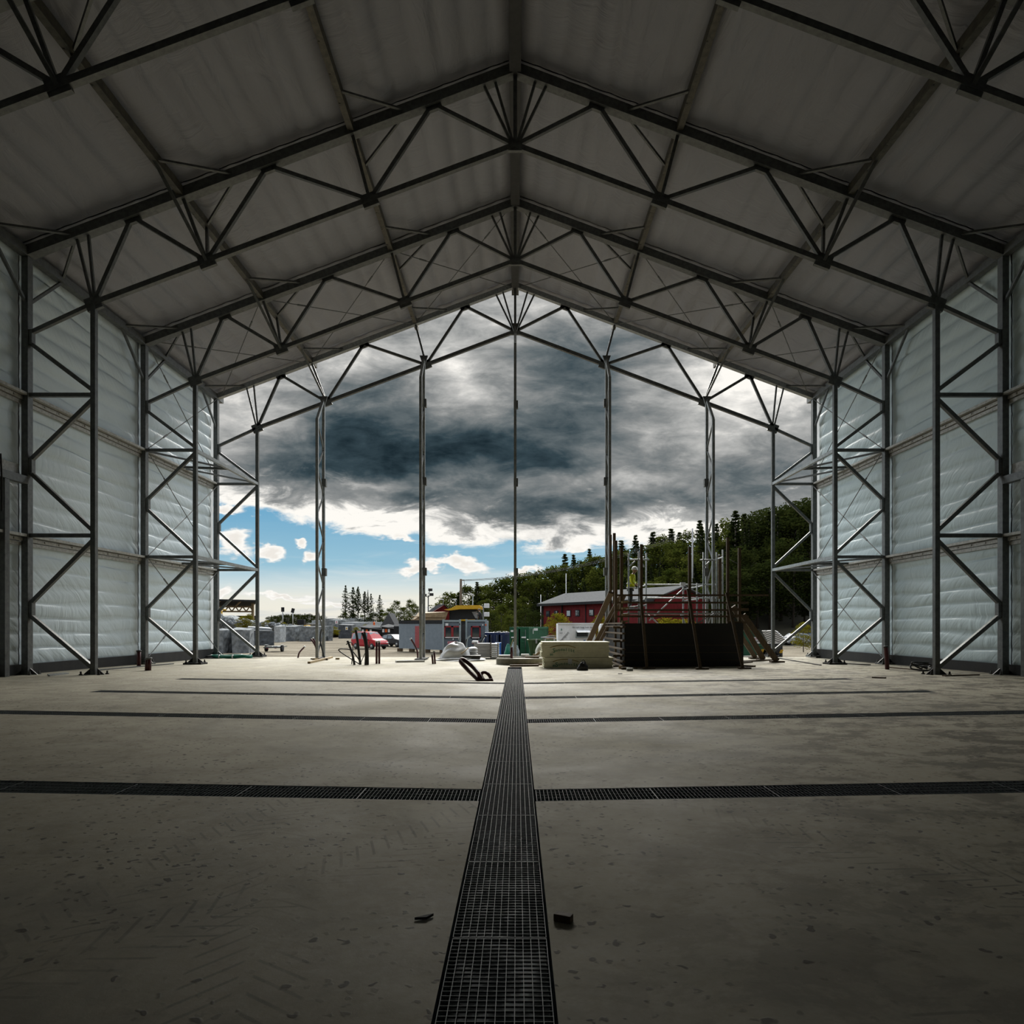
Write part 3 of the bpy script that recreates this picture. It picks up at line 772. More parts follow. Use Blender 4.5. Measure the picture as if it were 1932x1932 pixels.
# ================================================================ things on the slab
def FYp(py, z=0.0):                       # depth of a floor point seen at picture row py
    return (H - z) * F / (py - HY)
def fl(px, py):
    """point on the slab under a pixel"""
    Y = FYp(py)
    for _ in range(4):
        X = GX(px, Y); Y = FYp(py, fz(X, Y))
    Y = min(Y, 29.95)
    X = GX(px, Y)
    return V((X, Y, fz(X, Y)))
def bez(pts, n=14):
    """smooth curve through points"""
    pts = [V(p) for p in pts]; out = []
    for i in range(len(pts) - 1):
        p0 = pts[max(i-1, 0)]; p1 = pts[i]; p2 = pts[i+1]; p3 = pts[min(i+2, len(pts)-1)]
        for k in range(n):
            t = k / n
            out.append(.5 * ((2*p1) + (p2-p0)*t + (2*p0-5*p1+4*p2-p3)*t*t + (3*p1-p0-3*p2+p3)*t**3))
    out.append(pts[-1]); return out
def pipe(pix, base, r, mat, label, name='conduit_pipe', cat='pipe', group=None, lean=0.0, cap=None):
    """pipe standing in the slab; pix = picture points from the foot upwards, all near the foot's depth"""
    b = fl(*base); pts = []
    for i, (px, py) in enumerate(pix):
        Y = b.y + lean * i
        p = P(px, py, Y)
        if i == 0: p = b - V((0, 0, .02))
        pts.append(p)
    c = bez(pts) if len(pts) > 2 else pts
    root = thing(name, label, cat, b, 0, group)
    r = r * .62
    mb = MB().tube(c, r, 10)
    if r > .03 and mat is M['red_pipe']:
        L = 0
        for i in range(1, len(c)): L += (c[i] - c[i-1]).length
    mb.build('pipe_wall', mat, root, True)
    if cap:
        d = (c[-1] - c[-2]).normalized()
        MB().tube([c[-1] - d*.03, c[-1] + d*.02], r * 1.25, 10).build('taped_end', M[cap], root, True)
    return root
RP, BK = M['red_pipe'], M['black']
pipe([(562, 1241), (565, 1231), (575, 1220)], (562, 1241), .055, RP, 'short bent dark red conduit, leftmost in front of the lattice gable posts', cap='white')
pipe([(598, 1241), (596, 1222), (590, 1210), (586, 1206)], (598, 1241), .055, RP, 'dark red conduit bending left beside the gable post foot, shorter of two', cap=None)
pipe([(600, 1241.5), (598, 1221), (593, 1209), (590, 1204)], (600, 1241.5), .06, RP, 'dark red conduit with white taped end leaning against the gable post', cap='white')
pipe([(613, 1243), (607, 1222), (604, 1205), (606, 1187)], (613, 1243), .05, BK, 'black cable climbing inside the lattice gable post', 'cable', 'cable')
# black cable bundle
pipe([(628, 1241), (640, 1228), (652, 1224.5), (664, 1228), (676, 1243), (680, 1253)], (680, 1253), .032, BK, 'black hose arching low across the cable cluster to its foot', 'cable', 'cable')
pipe([(669, 1254.5), (665, 1235), (660, 1220), (655.5, 1209)], (669, 1254.5), .062, BK, 'stubby black pipe leaning left at the edge of the cable cluster')
pipe([(663.5, 1253), (665, 1235), (665.5, 1217), (661, 1211.5), (653, 1216)], (663.5, 1253), .026, BK, 'thin black cable looping over like a hook', 'cable', 'cable')
pipe([(680, 1254), (677, 1230), (674, 1205), (671, 1189)], (680, 1254), .07, BK, 'tall black pipe standing in the middle of the cable cluster')
pipe([(689.5, 1254.5), (690.5, 1230), (688, 1208), (683, 1194)], (689.5, 1254.5), .062, BK, 'tall black pipe of the bundled pair, bent further left')
pipe([(694, 1254.5), (693.5, 1230), (691, 1208), (687.5, 1192)], (694, 1254.5), .062, BK, 'tall black pipe of the bundled pair, nearer the red van')
pipe([(680.5, 1250), (688, 1234), (694, 1222), (698, 1210)], (680.5, 1250), .022, BK, 'thin black cable slanting up behind the bundled pair', 'cable', 'cable')
pipe([(710.5, 1252), (710.5, 1210)], (710.5, 1252), .062, RP, 'upright dark red conduit with white end, left one of a close pair', cap='white')
pipe([(715.5, 1252), (715.5, 1210)], (715.5, 1252), .062, RP, 'upright dark red conduit with white end, right one of a close pair', cap='white')
pipe([(788.5, 1244), (787, 1228), (781, 1215), (775, 1205)], (788.5, 1244), .06, RP, 'dark red conduit with white end leaning left of the gable post before the site hut', cap='white')
pipe([(817, 1252.5), (815, 1235)], (817, 1252.5), .055, RP, 'short dark red stub with foil end, left of two', cap='steel_light')
pipe([(821, 1252.5), (819, 1229)], (821, 1252.5), .055, RP, 'short dark red stub with foil end, right of two', cap='steel_light')
pipe([(881, 1243), (880, 1225), (881, 1208), (884, 1202.5), (888, 1199.5)], (881, 1245), .045, M['hut_trim'], 'grey bent plastic pipe standing in a black tray', 'bent_pipe', 'pipe')
pipe([(878, 1243), (878.5, 1225), (880, 1206)], (878, 1245), .05, BK, 'black upright pipe in the tray beside the grey bent pipe')
b0 = fl(890, 1246.5)
mb = MB(); mb.box((b0.x, b0.y, b0.z + .1), (.68, .5, .2))
mb.box((b0.x, b0.y, b0.z + .205), (.72, .54, .02))
single(mb, 'pipe_tray', M['black'], 'low black plastic tray beside the heap of white sheeting', 'tray', None, None, False, .01)
# big looped conduits on the floor
def loop(pix, foot, r, label):
    b = fl(*foot); n = len(pix)
    root = thing('conduit_loop', label, 'pipe', b, 0, 'looped conduits by the central drain')
    pts = [P(px, py, b.y + dy) for px, py, dy in pix]
    MB().tube(bez(pts, 10), r, 10).build('pipe_wall', M['red_pipe'], root, True)
loop([(904, 1284, 0), (886, 1267, .3), (872, 1252, .5), (869.5, 1246, .6), (876, 1245.5, .6), (892, 1258, .45), (904, 1272, .2), (912, 1284, 0)], (905, 1284.5), .056, 'large dark red conduit bent into a long slanting loop by the central drain')
loop([(901, 1268, .05), (905, 1276, .03), (912, 1284, 0), (918, 1284, 0), (926, 1283.5, 0), (930, 1282, 0)], (915, 1284.5), .045, 'dark red conduit lying flat where the looped pipes leave the floor')
loop([(908, 1281, .1), (909, 1271, .1), (915, 1268.5, .1), (922, 1273, .05), (927, 1282, 0)], (916, 1284), .042, 'small dark red conduit arch beside the long slanting loop')
# red conduits near the walls
pipe([(281, 1265), (281.5, 1242)], (281, 1265), .1, RP, 'dark red capped conduit stub standing before the left wall, nearer the column', cap='steel')
pipe([(276.5, 1265), (277.5, 1243)], (276.5, 1265), .08, RP, 'dark red capped conduit stub standing before the left wall, beside its twin', cap='steel')
pipe([(262, 1258), (262, 1228)], (262, 1258), .1, RP, 'dark red conduit against the foot of the left wall column', cap='black')
pipe([(407.5, 1238), (406.5, 1222)], (407.5, 1239), .09, RP, 'dark red conduit at the foot of the left gable corner column', cap='white')
pipe([(1674, 1263), (1673, 1240), (1671.5, 1220)], (1674, 1263), .095, RP, 'dark red conduit standing before the right wall', cap='black')
pipe([(1688, 1253), (1687, 1226)], (1688, 1253), .1, BK, 'dark conduit against the foot of the right wall column', cap='black')

# timber offcuts, planks and scraps
def plank(p, q, w, h, mat, label, name='timber_offcut', cat='timber', z=None):
    a = fl(*p); b = fl(*q); u = V((0, 0, h/2))
    return single(MB().beam(a + u, b + u, w, h, 0, (0, 0, 1)), name, M[mat], label, cat)
plank((583, 1252), (626, 1241.5), .1, .07, 'timber_light', 'long pale timber batten lying at the foot of the gable post by the red conduits')
plank((591, 1245), (604, 1243.6), .12, .06, 'timber_light', 'short pale timber offcut under the red conduit at the gable post')
plank((633.5, 1244.3), (640.5, 1244.3), .14, .07, 'timber_light', 'small pale timber block lying alone before the cable cluster')
plank((610, 1245.6), (613, 1245.6), .1, .07, 'timber', 'tiny dark timber block beside the long pale batten, left one')
plank((614.5, 1245.6), (618.5, 1245.6), .1, .07, 'timber', 'tiny dark timber block beside the long pale batten, right one')
plank((747, 1250), (800, 1249), .16, .075, 'white', 'white plastic duct length lying on the slab by the gable post', 'plastic_duct', 'duct')
plank((782, 1244.6), (799, 1244.6), .3, .03, 'timber_light', 'thin board under the foot of the gable post before the hut', 'foot_board')
# white sheeting heap
def blobmesh(c, R, seed, amp, n=26, flat=.0, squash=None):
    rnd = random.Random(seed); mb = MB()
    ph = [(rnd.uniform(1, 4.5), rnd.uniform(0, 6), rnd.uniform(2, 6), rnd.uniform(0, 6)) for _ in range(6)]
    def fn(u, v):
        th = 2 * pi * u; f = pi / 2 * (1 - v) if flat else pi * (v - .5)
        k = 1 + amp * sum(math.sin(a * th * 1.0 * (1 if i % 2 else 2) // 1 * 0 + math.floor(a) * th + p + b * v * 3 + q) for i, (a, p, b, q) in enumerate(ph)) / 3
        r = math.cos(f) * k
        if amp > .1: r *= 1 + .05 * math.sin(7 * th + 5 * v) * math.sin(9 * v + 2 * th); f += .03 * math.sin(5 * th + 8 * v)
        return (c[0] + R[0] * r * math.cos(th), c[1] + R[1] * r * math.sin(th), c[2] + R[2] * math.sin(f) * (1 + amp * .6 * math.sin(3 * th + 2)))
    mb.grid(fn, n, n // 2)
    return mb
p0 = fl(862, 1247)
root = thing('tarpaulin_heap', 'bulging heap wrapped in white plastic sheeting on the slab edge', 'tarpaulin', p0)
sc = F / p0.y
blobmesh((p0.x - .1, p0.y + .5, p0.z + .02), (.6, .5, .68), 3, .11, 56, 1).build('wrapped_bulk', M['white_sheet'], root, True)
blobmesh((p0.x + .08, p0.y + .3, p0.z), (1.0, .55, .16), 5, .16, 44, 1).build('sheet_skirt', M['white_sheet'], root, True)
MB().tube(bez([P(884, 1222, p0.y + .3), P(876, 1229, p0.y), P(870, 1233, p0.y - .05)]), .02, 6).build('tie_cord', M['timber_light'], root, True)
for i, (px, py, w) in enumerate(((890, 1228, .5), (891, 1233, .46), (889, 1238, .5), (892, 1223, .4))):
    q = P(px, py, 27.9)
    single(blobmesh((q.x, q.y, q.z - .02), (w/2, .22, .075), 20 + i, .06, 24), 'white_sack', M['white_sheet'], 'white plastic sack on the tray by the white sheeting, %s from the top' % ORD[{3: 0, 0: 1, 1: 2, 2: 3}[i]], 'sack', None, 'white sacks on the tray', True)
# concrete ring with bits on it
rc = V((.22, 24.75, fz(.22, 24.7)))
root = thing('concrete_ring', 'low round concrete manhole ring at the end of the central drain', 'manhole ring', rc)
prof = [(.62, 0), (.9, 0), (.9, .2), (.87, .235), (.66, .235), (.62, .2)]
mb = MB(); n = 48; vs = []
for r, z in prof:
    for j in range(n): vs.append((rc.x + r*math.cos(2*pi*j/n), rc.y + r*math.sin(2*pi*j/n), rc.z + z))
k = len(prof)
mb.add(vs, [(i*n+j, i*n+(j+1) % n, ((i+1) % k)*n+(j+1) % n, ((i+1) % k)*n+j) for i in range(k) for j in range(n)])
mb.build('ring_wall', M['concrete'], root)
MB().lathe([(.63, .0), (.63, .19)], rc, 40).build('ring_cover', M['girt'], root)
for i, (x, y, w, d, h, m, lb) in enumerate(((-.36, 24.9, .5, .3, .09, 'white_sheet', 'folded pale sheet lying on the concrete ring'), (.36, 25.0, .3, .2, .12, 'white', 'small white box on the concrete ring behind the centre post'), (.6, 24.5, .5, .26, .07, 'timber', 'dark timber scrap on the concrete ring'))):
    single(MB().box((x, y, rc.z + .235 + h/2), (w, d, h)), ('folded_sheet', 'white_box', 'timber_offcut')[i], M[m], lb, ('sheet', 'box', 'timber')[i], None, None, False, .02)
q = V((-.13, 24.6, rc.z + .2))
r_ = thing('conduit_pipe', 'short dark red stub rising from the concrete ring', 'pipe', q)
MB().tube([q, q + V((0, 0, .42))], .05, 10).build('pipe_wall', RP, r_, True)
plank((968, 1255.6), (1024, 1255.0), .16, .07, 'timber', 'dark wet plank lying across the end of the central drain', 'scrap_plank')
plank((962, 1257.6), (1016, 1257.0), .16, .06, 'timber', 'second dark plank at the end of the drain, nearer the camera', 'scrap_plank')
plank((1008, 1254.2), (1021, 1254.0), .08, .15, 'timber_light', 'pale timber end propped against the concrete ring', 'scrap_plank')
# lumber pack in grey, with stacked battens at its end
y0 = 28.9; g0 = fz(-1.2, y0)
root = thing('lumber_pack', 'pack of grey planed boards standing on the slab behind the white sheeting', 'lumber pack', (GX(918, y0), y0, g0))
for i in range(4):
    z = g0 + .06 + i * .148
    MB().bx(GX(894, y0), GX(924.5, y0), y0, y0 + 1.0, z, z + .14).build('board_layer', M['timber_grey'], root)
MB().bx(GX(890, y0), GX(900, y0), y0 + .1, y0 + 1.0, g0 + .66, g0 + .74).build('wrapping', M['white_sheet'], root)
root = thing('batten_stack', 'stack of pale spaced battens beside the grey lumber pack', 'battens', (GX(932, y0), y0, g0))
for i in range(8):
    z = g0 + .04 + i * .08
    MB().bx(GX(925.5, y0), GX(941, y0), y0, y0 + .9, z, z + .035).build('batten', M['white'], root)
for px in (926, 939.5):
    MB().bx(GX(px, y0) - .03, GX(px, y0) + .03, y0 + .02, y0 + .12, g0, g0 + .68).build('bearer', M['timber'], root)

# insulation board packs
def pack(px0, px1, py0, py1, Y, nbd, label, jit, seed):
    rnd = random.Random(seed)
    x0, x1 = GX(px0, Y), GX(px1, Y); zb_, z1 = P(0, py1, Y).z, P(0, py0, Y).z
    root = thing('insulation_pack', label, 'insulation pack', ((x0+x1)/2, Y + .6, zb_), 0, 'packs of insulation boards')
    h = (z1 - zb_) / nbd
    for i in range(nbd):
        j = rnd.uniform(-jit, jit)
        mb = MB(); za = zb_ + h * i
        mb.prism([(0, .1*h), (.03, 0), (x1-x0-.03, 0), (x1-x0, .1*h), (x1-x0-.025, .55*h), (x1-x0, .94*h), (.0, .94*h), (.03, .55*h)], (x0 + j, Y + rnd.uniform(0, .012), za), (1, 0, 0), (0, 0, 1), (0, 1.2, 0))
        mb.build('insulation_board', M['cream'], root)
    fy = Y - .012
    mb = MB(); a0, a1 = x0 + (x1-x0)*.13, x0 + (x1-x0)*.5; zc = zb_ + (z1-zb_)*.62
    pts = [V((a0 + (a1-a0)*t, fy, zc + .075 * (1 - (2*t-1)**2))) for t in [k/12 for k in range(13)]]
    mb.tube(pts, .011, 6)
    mb.build('printed_arc', M['print_ochre'], root)
    for i, (ch, sz) in enumerate(zip('Sundolitt', (.19, .13, .13, .11, .13, .15, .15, .15, .15))):
        t = (i + .5) / 9
        text(ch, 'lettering', sz * 1.05, M['print_green'], root, (a0 + (a1-a0)*(.1 + .88*t), fy, zc - .11 + .045 * (1 - (2*t-1)**2)), (pi/2, 0, 0), .003)
    text('80', 'lettering', .1, M['print_green'], root, (a0 + .04, fy, zb_ + .08), (pi/2, 0, 0), .003)
    return root, zb_, z1
gz_ = fz(2, 22.1)
pack(1026, 1157, 1240.5, 1261, 22.1, 6, 'lower pack of cream insulation boards with green printing on the slab', .018, 3)
pack(1021.5, 1150, 1211, 1240, 22.15, 9, 'upper pack of cream insulation boards with green printing', .022, 4)
q = P(1075.5, 1248, 22.08)
single(MB().box(q, (.13, .012, .16)), 'paper_label', M['white'], 'white paper sheet stuck on the lower insulation pack', 'paper')
# black bag
q = fl(1100, 1265)
root = thing('tool_bag', 'black crumpled bag on the slab in front of the insulation packs', 'bag', q)
blobmesh((q.x, q.y + .1, q.z), (.17, .13, .25), 8, .09, 30, 1).build('bag_body', M['black'], root, True)
MB().tube(bez([(q.x - .06, q.y + .1, q.z + .2), (q.x + .01, q.y + .08, q.z + .32), (q.x + .09, q.y + .1, q.z + .22)]), .012, 6).build('bag_handle', M['black'], root, True)
# scraps near the formwork
for i, (px, py, w, d, h, rz, m, lb) in enumerate(((1171, 1262, .1, .1, .1, .2, 'timber_light', 'pale timber cube among the scraps by the formwork corner'), (1181, 1263, .3, .1, .07, .3, 'timber', 'dark timber scrap by the formwork corner, longest of the scraps'), (1188, 1266, .18, .12, .09, .05, 'steel_light', 'small grey metal tin among the timber scraps'), (1199, 1262, .1, .07, .05, .1, 'timber', 'small dark timber scrap by the foot of the first leaning plank'), (1170, 1271.5, .12, .06, .02, 0, 'black', 'tiny dark strip lying alone on the slab before the scraps'))):
    q = fl(px, py)
    single(MB().box(q + V((0, 0, h/2)), (w, d, h), Matrix.Rotation(rz, 3, 'Z')), ('timber_offcut', 'timber_offcut', 'metal_tin', 'timber_offcut', 'plastic_strip')[i], M[m], lb, ('timber', 'timber', 'tin', 'timber', 'strip')[i], None, None, False, .006)
# wood block, leaf-like chip near the drain
q = fl(1063, 1738)
single(MB().box(q + V((0, 0, .018)), (.085, .045, .036), Matrix.Rotation(-.42, 3, 'Z')), 'timber_offcut', M['timber'], 'small dark wood block lying on the floor beside the central drain', 'timber', None, None, False, .003)
q = fl(800, 1735)
mb = MB(); mb.prism([(-.045, 0), (0, .012), (.05, .02), (.01, -.012)], q + V((0, 0, .004)), (.95, .3, 0), (-.3, .95, 0), (0, 0, .012))
single(mb, 'wood_chip', M['dark'], 'dark curled chip on the floor left of the central drain', 'chip')
# strips along the left wall
for i, (p, q, w, m, lb) in enumerate((((92, 1276), (128, 1271.5), .05, 'steel_light', 'thin bright metal strip on the floor by the third left column foot'), ((90, 1274), (125, 1270.5), .03, 'steel_light', 'second thin bright metal strip beside the first by the left column'), ((175, 1266), (325, 1253), .12, 'steel', 'long grey metal strip lying along the left wall'))):
    plank(p, q, w, .03, m, lb, 'metal_strip', 'metal strip')
for i, (p, q, w, m, lb) in enumerate((((1460, 1241), (1545, 1255), .03, 'dark', 'long thin rod lying on the slab right of the formwork'), ((1534, 1253.5), (1548, 1255.5), .08, 'dark', 'dark clamp lying at the end of the long thin rod'), ((1600, 1253), (1640, 1255), .14, 'dark', 'dark strap lying on the slab before the right wall'), ((1680, 1260), (1735, 1265), .1, 'timber', 'dark board lying along the right wall near the column'), ((1780, 1276), (1846, 1274), .08, 'timber', 'dark board lying right of the nearest right column foot'), ((1646, 1279), (1671, 1280), .14, 'timber', 'dark timber piece lying on the slab before the right columns'))):
    plank(p, q, w, .03, m, lb, ('rod', 'clamp', 'strap', 'scrap_plank', 'scrap_plank', 'scrap_plank')[i], ('rod', 'clamp', 'strap', 'timber', 'timber', 'timber')[i])
q = fl(1738, 1266)
mb = MB(); rnd = random.Random(5)
pts = [q + V((rnd.uniform(-.3, .3), rnd.uniform(-.2, .2), rnd.uniform(.03, .25))) for _ in range(14)]
mb.tube(bez(pts, 6), .022, 6)
single(mb, 'cable_tangle', M['black'], 'tangle of black cable at the foot of the nearest right column', 'cable', None, None, True)
# green hose coil by the left gable corner
q = fl(434, 1242)
root = thing('hose_coil', 'flat coil of teal green hose tied with white bands by the left gable corner', 'hose', q)
mb = MB()
pts = []
for k in range(150):
    th = 2*pi*k/30; r = 1 + .07*math.sin(k*.7)
    pts.append((q.x + .82*r*math.cos(th), q.y + .1 + .4*r*math.sin(th), q.z + .04 + .018*(k//30) + .012*math.sin(k)))
mb.tube(pts, .034, 7).build('hose_pipe', M['hose_green'], root, True)
for th in (3.6, 4.3, 5.0, 1.2):
    c = V((q.x + .82*math.cos(th), q.y + .1 + .4*math.sin(th), q.z + .075))
    MB().lathe([(.085, -.02), (.085, .02)], c, 12, 'x').build('white_band', M['white'], root, True)
for k, (dx, dy) in enumerate(((-1.3, .3), (-1.15, .1))):
    pass
q2 = fl(408, 1242)
single(blobmesh((q2.x - .1, q2.y, q2.z), (.42, .3, .14), 12, .1, 24, 1), 'black_sheet', M['dark'], 'crumpled black sheet beside the teal hose coil', 'sheet', None, None, True)

# side door frames in the near bay, straps on the left rail
for s, nm in ((-1, 'left'), (1, 'right')):
    yj = 17.15
    mb = MB().beam((s*12.72, yj, .0), (s*12.72, yj, 5.04), .16)
    single(mb, 'door_post', M['steel'], 'dark steel door post beside the nearest %s column' % nm, 'post')
    z = 5.15
    root = thing('door_header', 'steel header rail over the side opening by the %s wall' % nm, 'rail', (s*12.75, 12.5, z))
    MB().beam((s*12.72, 6.3, z), (s*12.72, 17.9, z), .16, .2, 0, (0, 0, 1)).build('rail', M['steel'], root)
    MB().bx(s*12.84, s*12.9, 6.3, 17.8, z + .12, z + .4).build('rail_cover', M['girt'], root)
    if s < 0:
        for y in (15.9, 16.9):
            mb = MB().tube(bez([(-12.62, y, z + .45), (-12.6, y, z), (-12.62, y + .04, z - .35), (-12.63, y + .06, z - .95)]), .02, 6)
            single(mb, 'lashing_strap', M['dark'], 'dark strap hanging over the left header rail, %s the column' % ('farther from' if y < 16 else 'nearer'), 'strap', None, 'straps on the left rail', True)

# ---------------------------------------------------------------- formwork
FX0, FX1, FW0, FW1 = 3.55, 7.42, 22.4, 27.4
gz0 = fz(4, 23)
ztop = P(0, 1176, FW0).z
fw = thing('concrete_formwork', 'large box of black shuttering panels with timber walers on the slab', 'formwork', (FX0, FW0, gz0))
MB().bx(FX0, FX1, FW0, FW0 + .06, gz0, ztop).build('front_panel', M['ply'], fw)
for i in range(3):
    MB().bx(FX0 + .02, FX1 - .02, FW0 - .004, FW0, P(0, 1217 + i*14, FW0).z - .006, P(0, 1217 + i*14, FW0).z + .006).build('panel_seam', M['timber'], fw)
MB().bx(FX0, FX0 + .06, FW0 + .06, FW1, gz0, ztop).build('side_panel', M['ply'], fw)
MB().bx(FX1 - .06, FX1, FW0 + .06, FW1, gz0, ztop).build('side_panel', M['ply'], fw)
MB().bx(FX0, FX1, FW1 - .06, FW1, gz0, ztop).build('rear_panel', M['ply'], fw)
# walers on the left face, their ends stick out at the corner
rnd = random.Random(11)
for i, py in enumerate((1256, 1248, 1236, 1225, 1208, 1195, 1182, 1176)):
    z = P(0, py, FW0).z
    MB().beam((FX0 - .06, FW0 - .28 + rnd.uniform(-.06, .06), z), (FX0 - .06, FW1 - .5, z), .1, .055, 0, (0, 0, 1)).build('side_waler', M['timber'], fw)
    if i % 2 == 0:
        MB().beam((FX0 - .34, FW0 + .2, z - .03), (FX0 + .12, FW0 + .2, z - .03), .07, .05).build('stub_waler', M['timber'], fw)
for i, py in enumerate((1176, 1163, 1151, 1139)):
    z = P(0, py, FW0).z + .03
    MB().beam((FX1 - .5, FW0 + .1, z), (FX1 + .2 - .08*(i % 2), FW0 + .1, z), .07, .06).build('stub_waler', M['timber'], fw)
    MB().beam((FX0 - .1, FW0 - .1, z + .02), (FX0 + .12, FW0 - .08, z + .04), .06, .045).build('stub_waler', M['timber_light'], fw)
for i, py in enumerate((1123, 1137, 1151, 1163)):
    z = P(0, py, FW0 + .1).z
    MB().beam((FX0 - .3, FW0 + .12, z), (FX1 + (.85 if i == 0 else .2), FW0 + .12, z), .06, .055).build('front_waler', M['timber'], fw)
# tall studs
for px, py, Y, w in ((1159, 1006, 25.5, .1), (1152, 1009, 27.0, .09), (1162, 1020, 24.2, .1), (1172.5, 1033, 23.0, .1)):
    x = GX(px, Y); MB().beam((x, Y, gz0), (x, Y, P(0, py, Y).z), w, .08).build('tall_stud', M['timber'], fw)
for px, py in ((1210, 1027), (1301, 1032), (1373, 1014), (1395, 1034)):
    Y = FW0 + .2; x = GX(px, Y); MB().beam((x, Y, ztop - .5), (x, Y, P(0, py, Y).z), .085, .085).build('tall_stud', M['timber'], fw)
def brace(p_top, Yt, foot, w, label):
    a = P(*p_top, Yt); b = fl(*foot)
    root = thing('raking_plank', label, 'plank', b, 0, 'raking planks propping the formwork')
    MB().beam(a, b + V((0, 0, .05)), w, .055).build('plank', M['timber'], root)
    MB().box(b + V((.06, 0, .025)), (.38, .14, .05)).build('foot_block', M['timber'], root)
brace((1208, 1110), FW0 - .02, (1220.5, 1262), .085, 'leaning plank propping the black formwork front, first from the insulation packs')
brace((1298, 1112), FW0 - .02, (1321, 1263), .085, 'leaning plank propping the black formwork front, second from the insulation packs')
brace((1371, 1119), FW0 - .02, (1401, 1262), .085, 'leaning plank propping the black formwork front, last before its far corner')
def side_brace(top, Yt, foot, w, label):
    a = P(*top, Yt); b = fl(*foot)
    root = thing('raking_plank', label, 'plank', b, 0, 'raking planks propping the formwork')
    MB().beam(a, b + V((0, 0, .05)), w, .08).build('plank', M['timber'], root)
    MB().box(b + V((0, 0, .03)), (.5, .2, .06)).build('foot_block', M['timber'], root)
side_brace((1402, 1160), 25.0, (1466, 1250), .2, 'raking plank right of the formwork, nearest the camera of three')
side_brace((1383, 1144), 26.1, (1440, 1246.5), .2, 'raking plank right of the formwork, middle one of three')
side_brace((1372, 1160), 27.1, (1425, 1243), .17, 'raking plank right of the formwork, farthest of three')
side_brace((1153, 1118), 25.0, (1098, 1240), .2, 'raking plank left of the formwork rising behind the insulation packs, left one')
side_brace((1172, 1124), 24.6, (1108, 1243), .16, 'raking plank left of the formwork rising behind the insulation packs, middle one')
side_brace((1178, 1124), 24.3, (1116, 1244), .12, 'raking plank left of the formwork rising behind the insulation packs, right one')
for i, (p, q, m, lb) in enumerate((((1385, 1236), (1440, 1240), 'white', 'white strip of board on the slab behind the raking planks'), ((1400, 1249), (1462, 1246), 'timber', 'thin dark board on the slab between raking plank feet'), ((1395, 1252), (1418, 1250), 'timber', 'short dark board by the formwork far corner'), ((1390, 1257), (1424, 1258.5), 'timber', 'dark board at the foot of the last leaning plank'))):
    plank(p, q, .1, .05, m, lb, 'scrap_plank', 'timber')
# scaffold inside the formwork
sc_ = thing('scaffold_tower', 'tubular steel scaffold with plank deck inside the formwork', 'scaffold', (5.2, 27.5, gz0))
def sb(name, p, q, Y, r=.03, Y2=None, mat='steel_light'):
    MB().tube([P(*p, Y), P(*q, Y2 or Y)], r, 8).build(name, M[mat], sc_, True)
YS, YT = 26.6, 28.6
for px, y0, Y in ((1186, 1044, YS), (1205, 1040, YS), (1207, 1046, YT), (1219, 1043, YT), (1327, 1042, YS), (1352, 1042, YS), (1357, 1046, YT), (1363.5, 1037, YT), (1315, 1100, YS), (1289, 1104, YT)):
    b = P(px, 1200, Y); b.z = gz0
    MB().tube([P(px, y0, Y), b], .03, 8).build('standard_tube', M['steel_light'], sc_, True)
for p, q, Y in (((1184, 1056), (1225, 1056), YS), ((1321, 1056.5), (1350, 1056.5), YS), ((1215, 1103), (1352, 1103), YT), ((1212, 1128), (1350, 1128.5), YT), ((1186, 1146), (1220, 1142), YS)):
    sb('ledger_tube', p, q, Y)
for p, q, Y, Y2 in (((1203, 1056), (1214, 1051), YS, YT), ((1350, 1056), (1363, 1051), YS, YT), ((1200, 1110), (1218, 1104), YS, YT), ((1194, 1135), (1217, 1130), YS, YT), ((1287, 1113), (1326, 1105), YS, YT), ((1288, 1134), (1318, 1130), YS, YT)):
    sb('transom_tube', p, q, Y, .03, Y2)
for p, q, Y in (((1188, 1069), (1199, 1058), YS), ((1363, 1064), (1357, 1053), YT), ((1215, 1070), (1209, 1058), YT), ((1225, 1171), (1288, 1112), YT), ((1223, 1160), (1243, 1178), YT), ((1284, 1158), (1293, 1177), YT), ((1316, 1176), (1347, 1158), YS), ((1328, 1070), (1339, 1059), YS)):
    sb('diagonal_tube', p, q, Y, .026)
dz = P(0, 1156, YS).z
for k in range(3):
    MB().bx(GX(1186, YS) + .0, GX(1362, YS), YS + .05 + .5*k, YS + .5 + .5*k, dz - .05, dz).build('deck_plank', M['timber_grey'], sc_)
MB().box(P(1288, 1102, YT - .1), (.2, .12, .14)).build('tube_clamp', M['white'], sc_)
for px in (1356.5, 1359.5):
    MB().beam(P(px, 1048, YT - .3), P(px, 1130, YT - .3), .06).build('stored_batten', M['timber'], sc_)
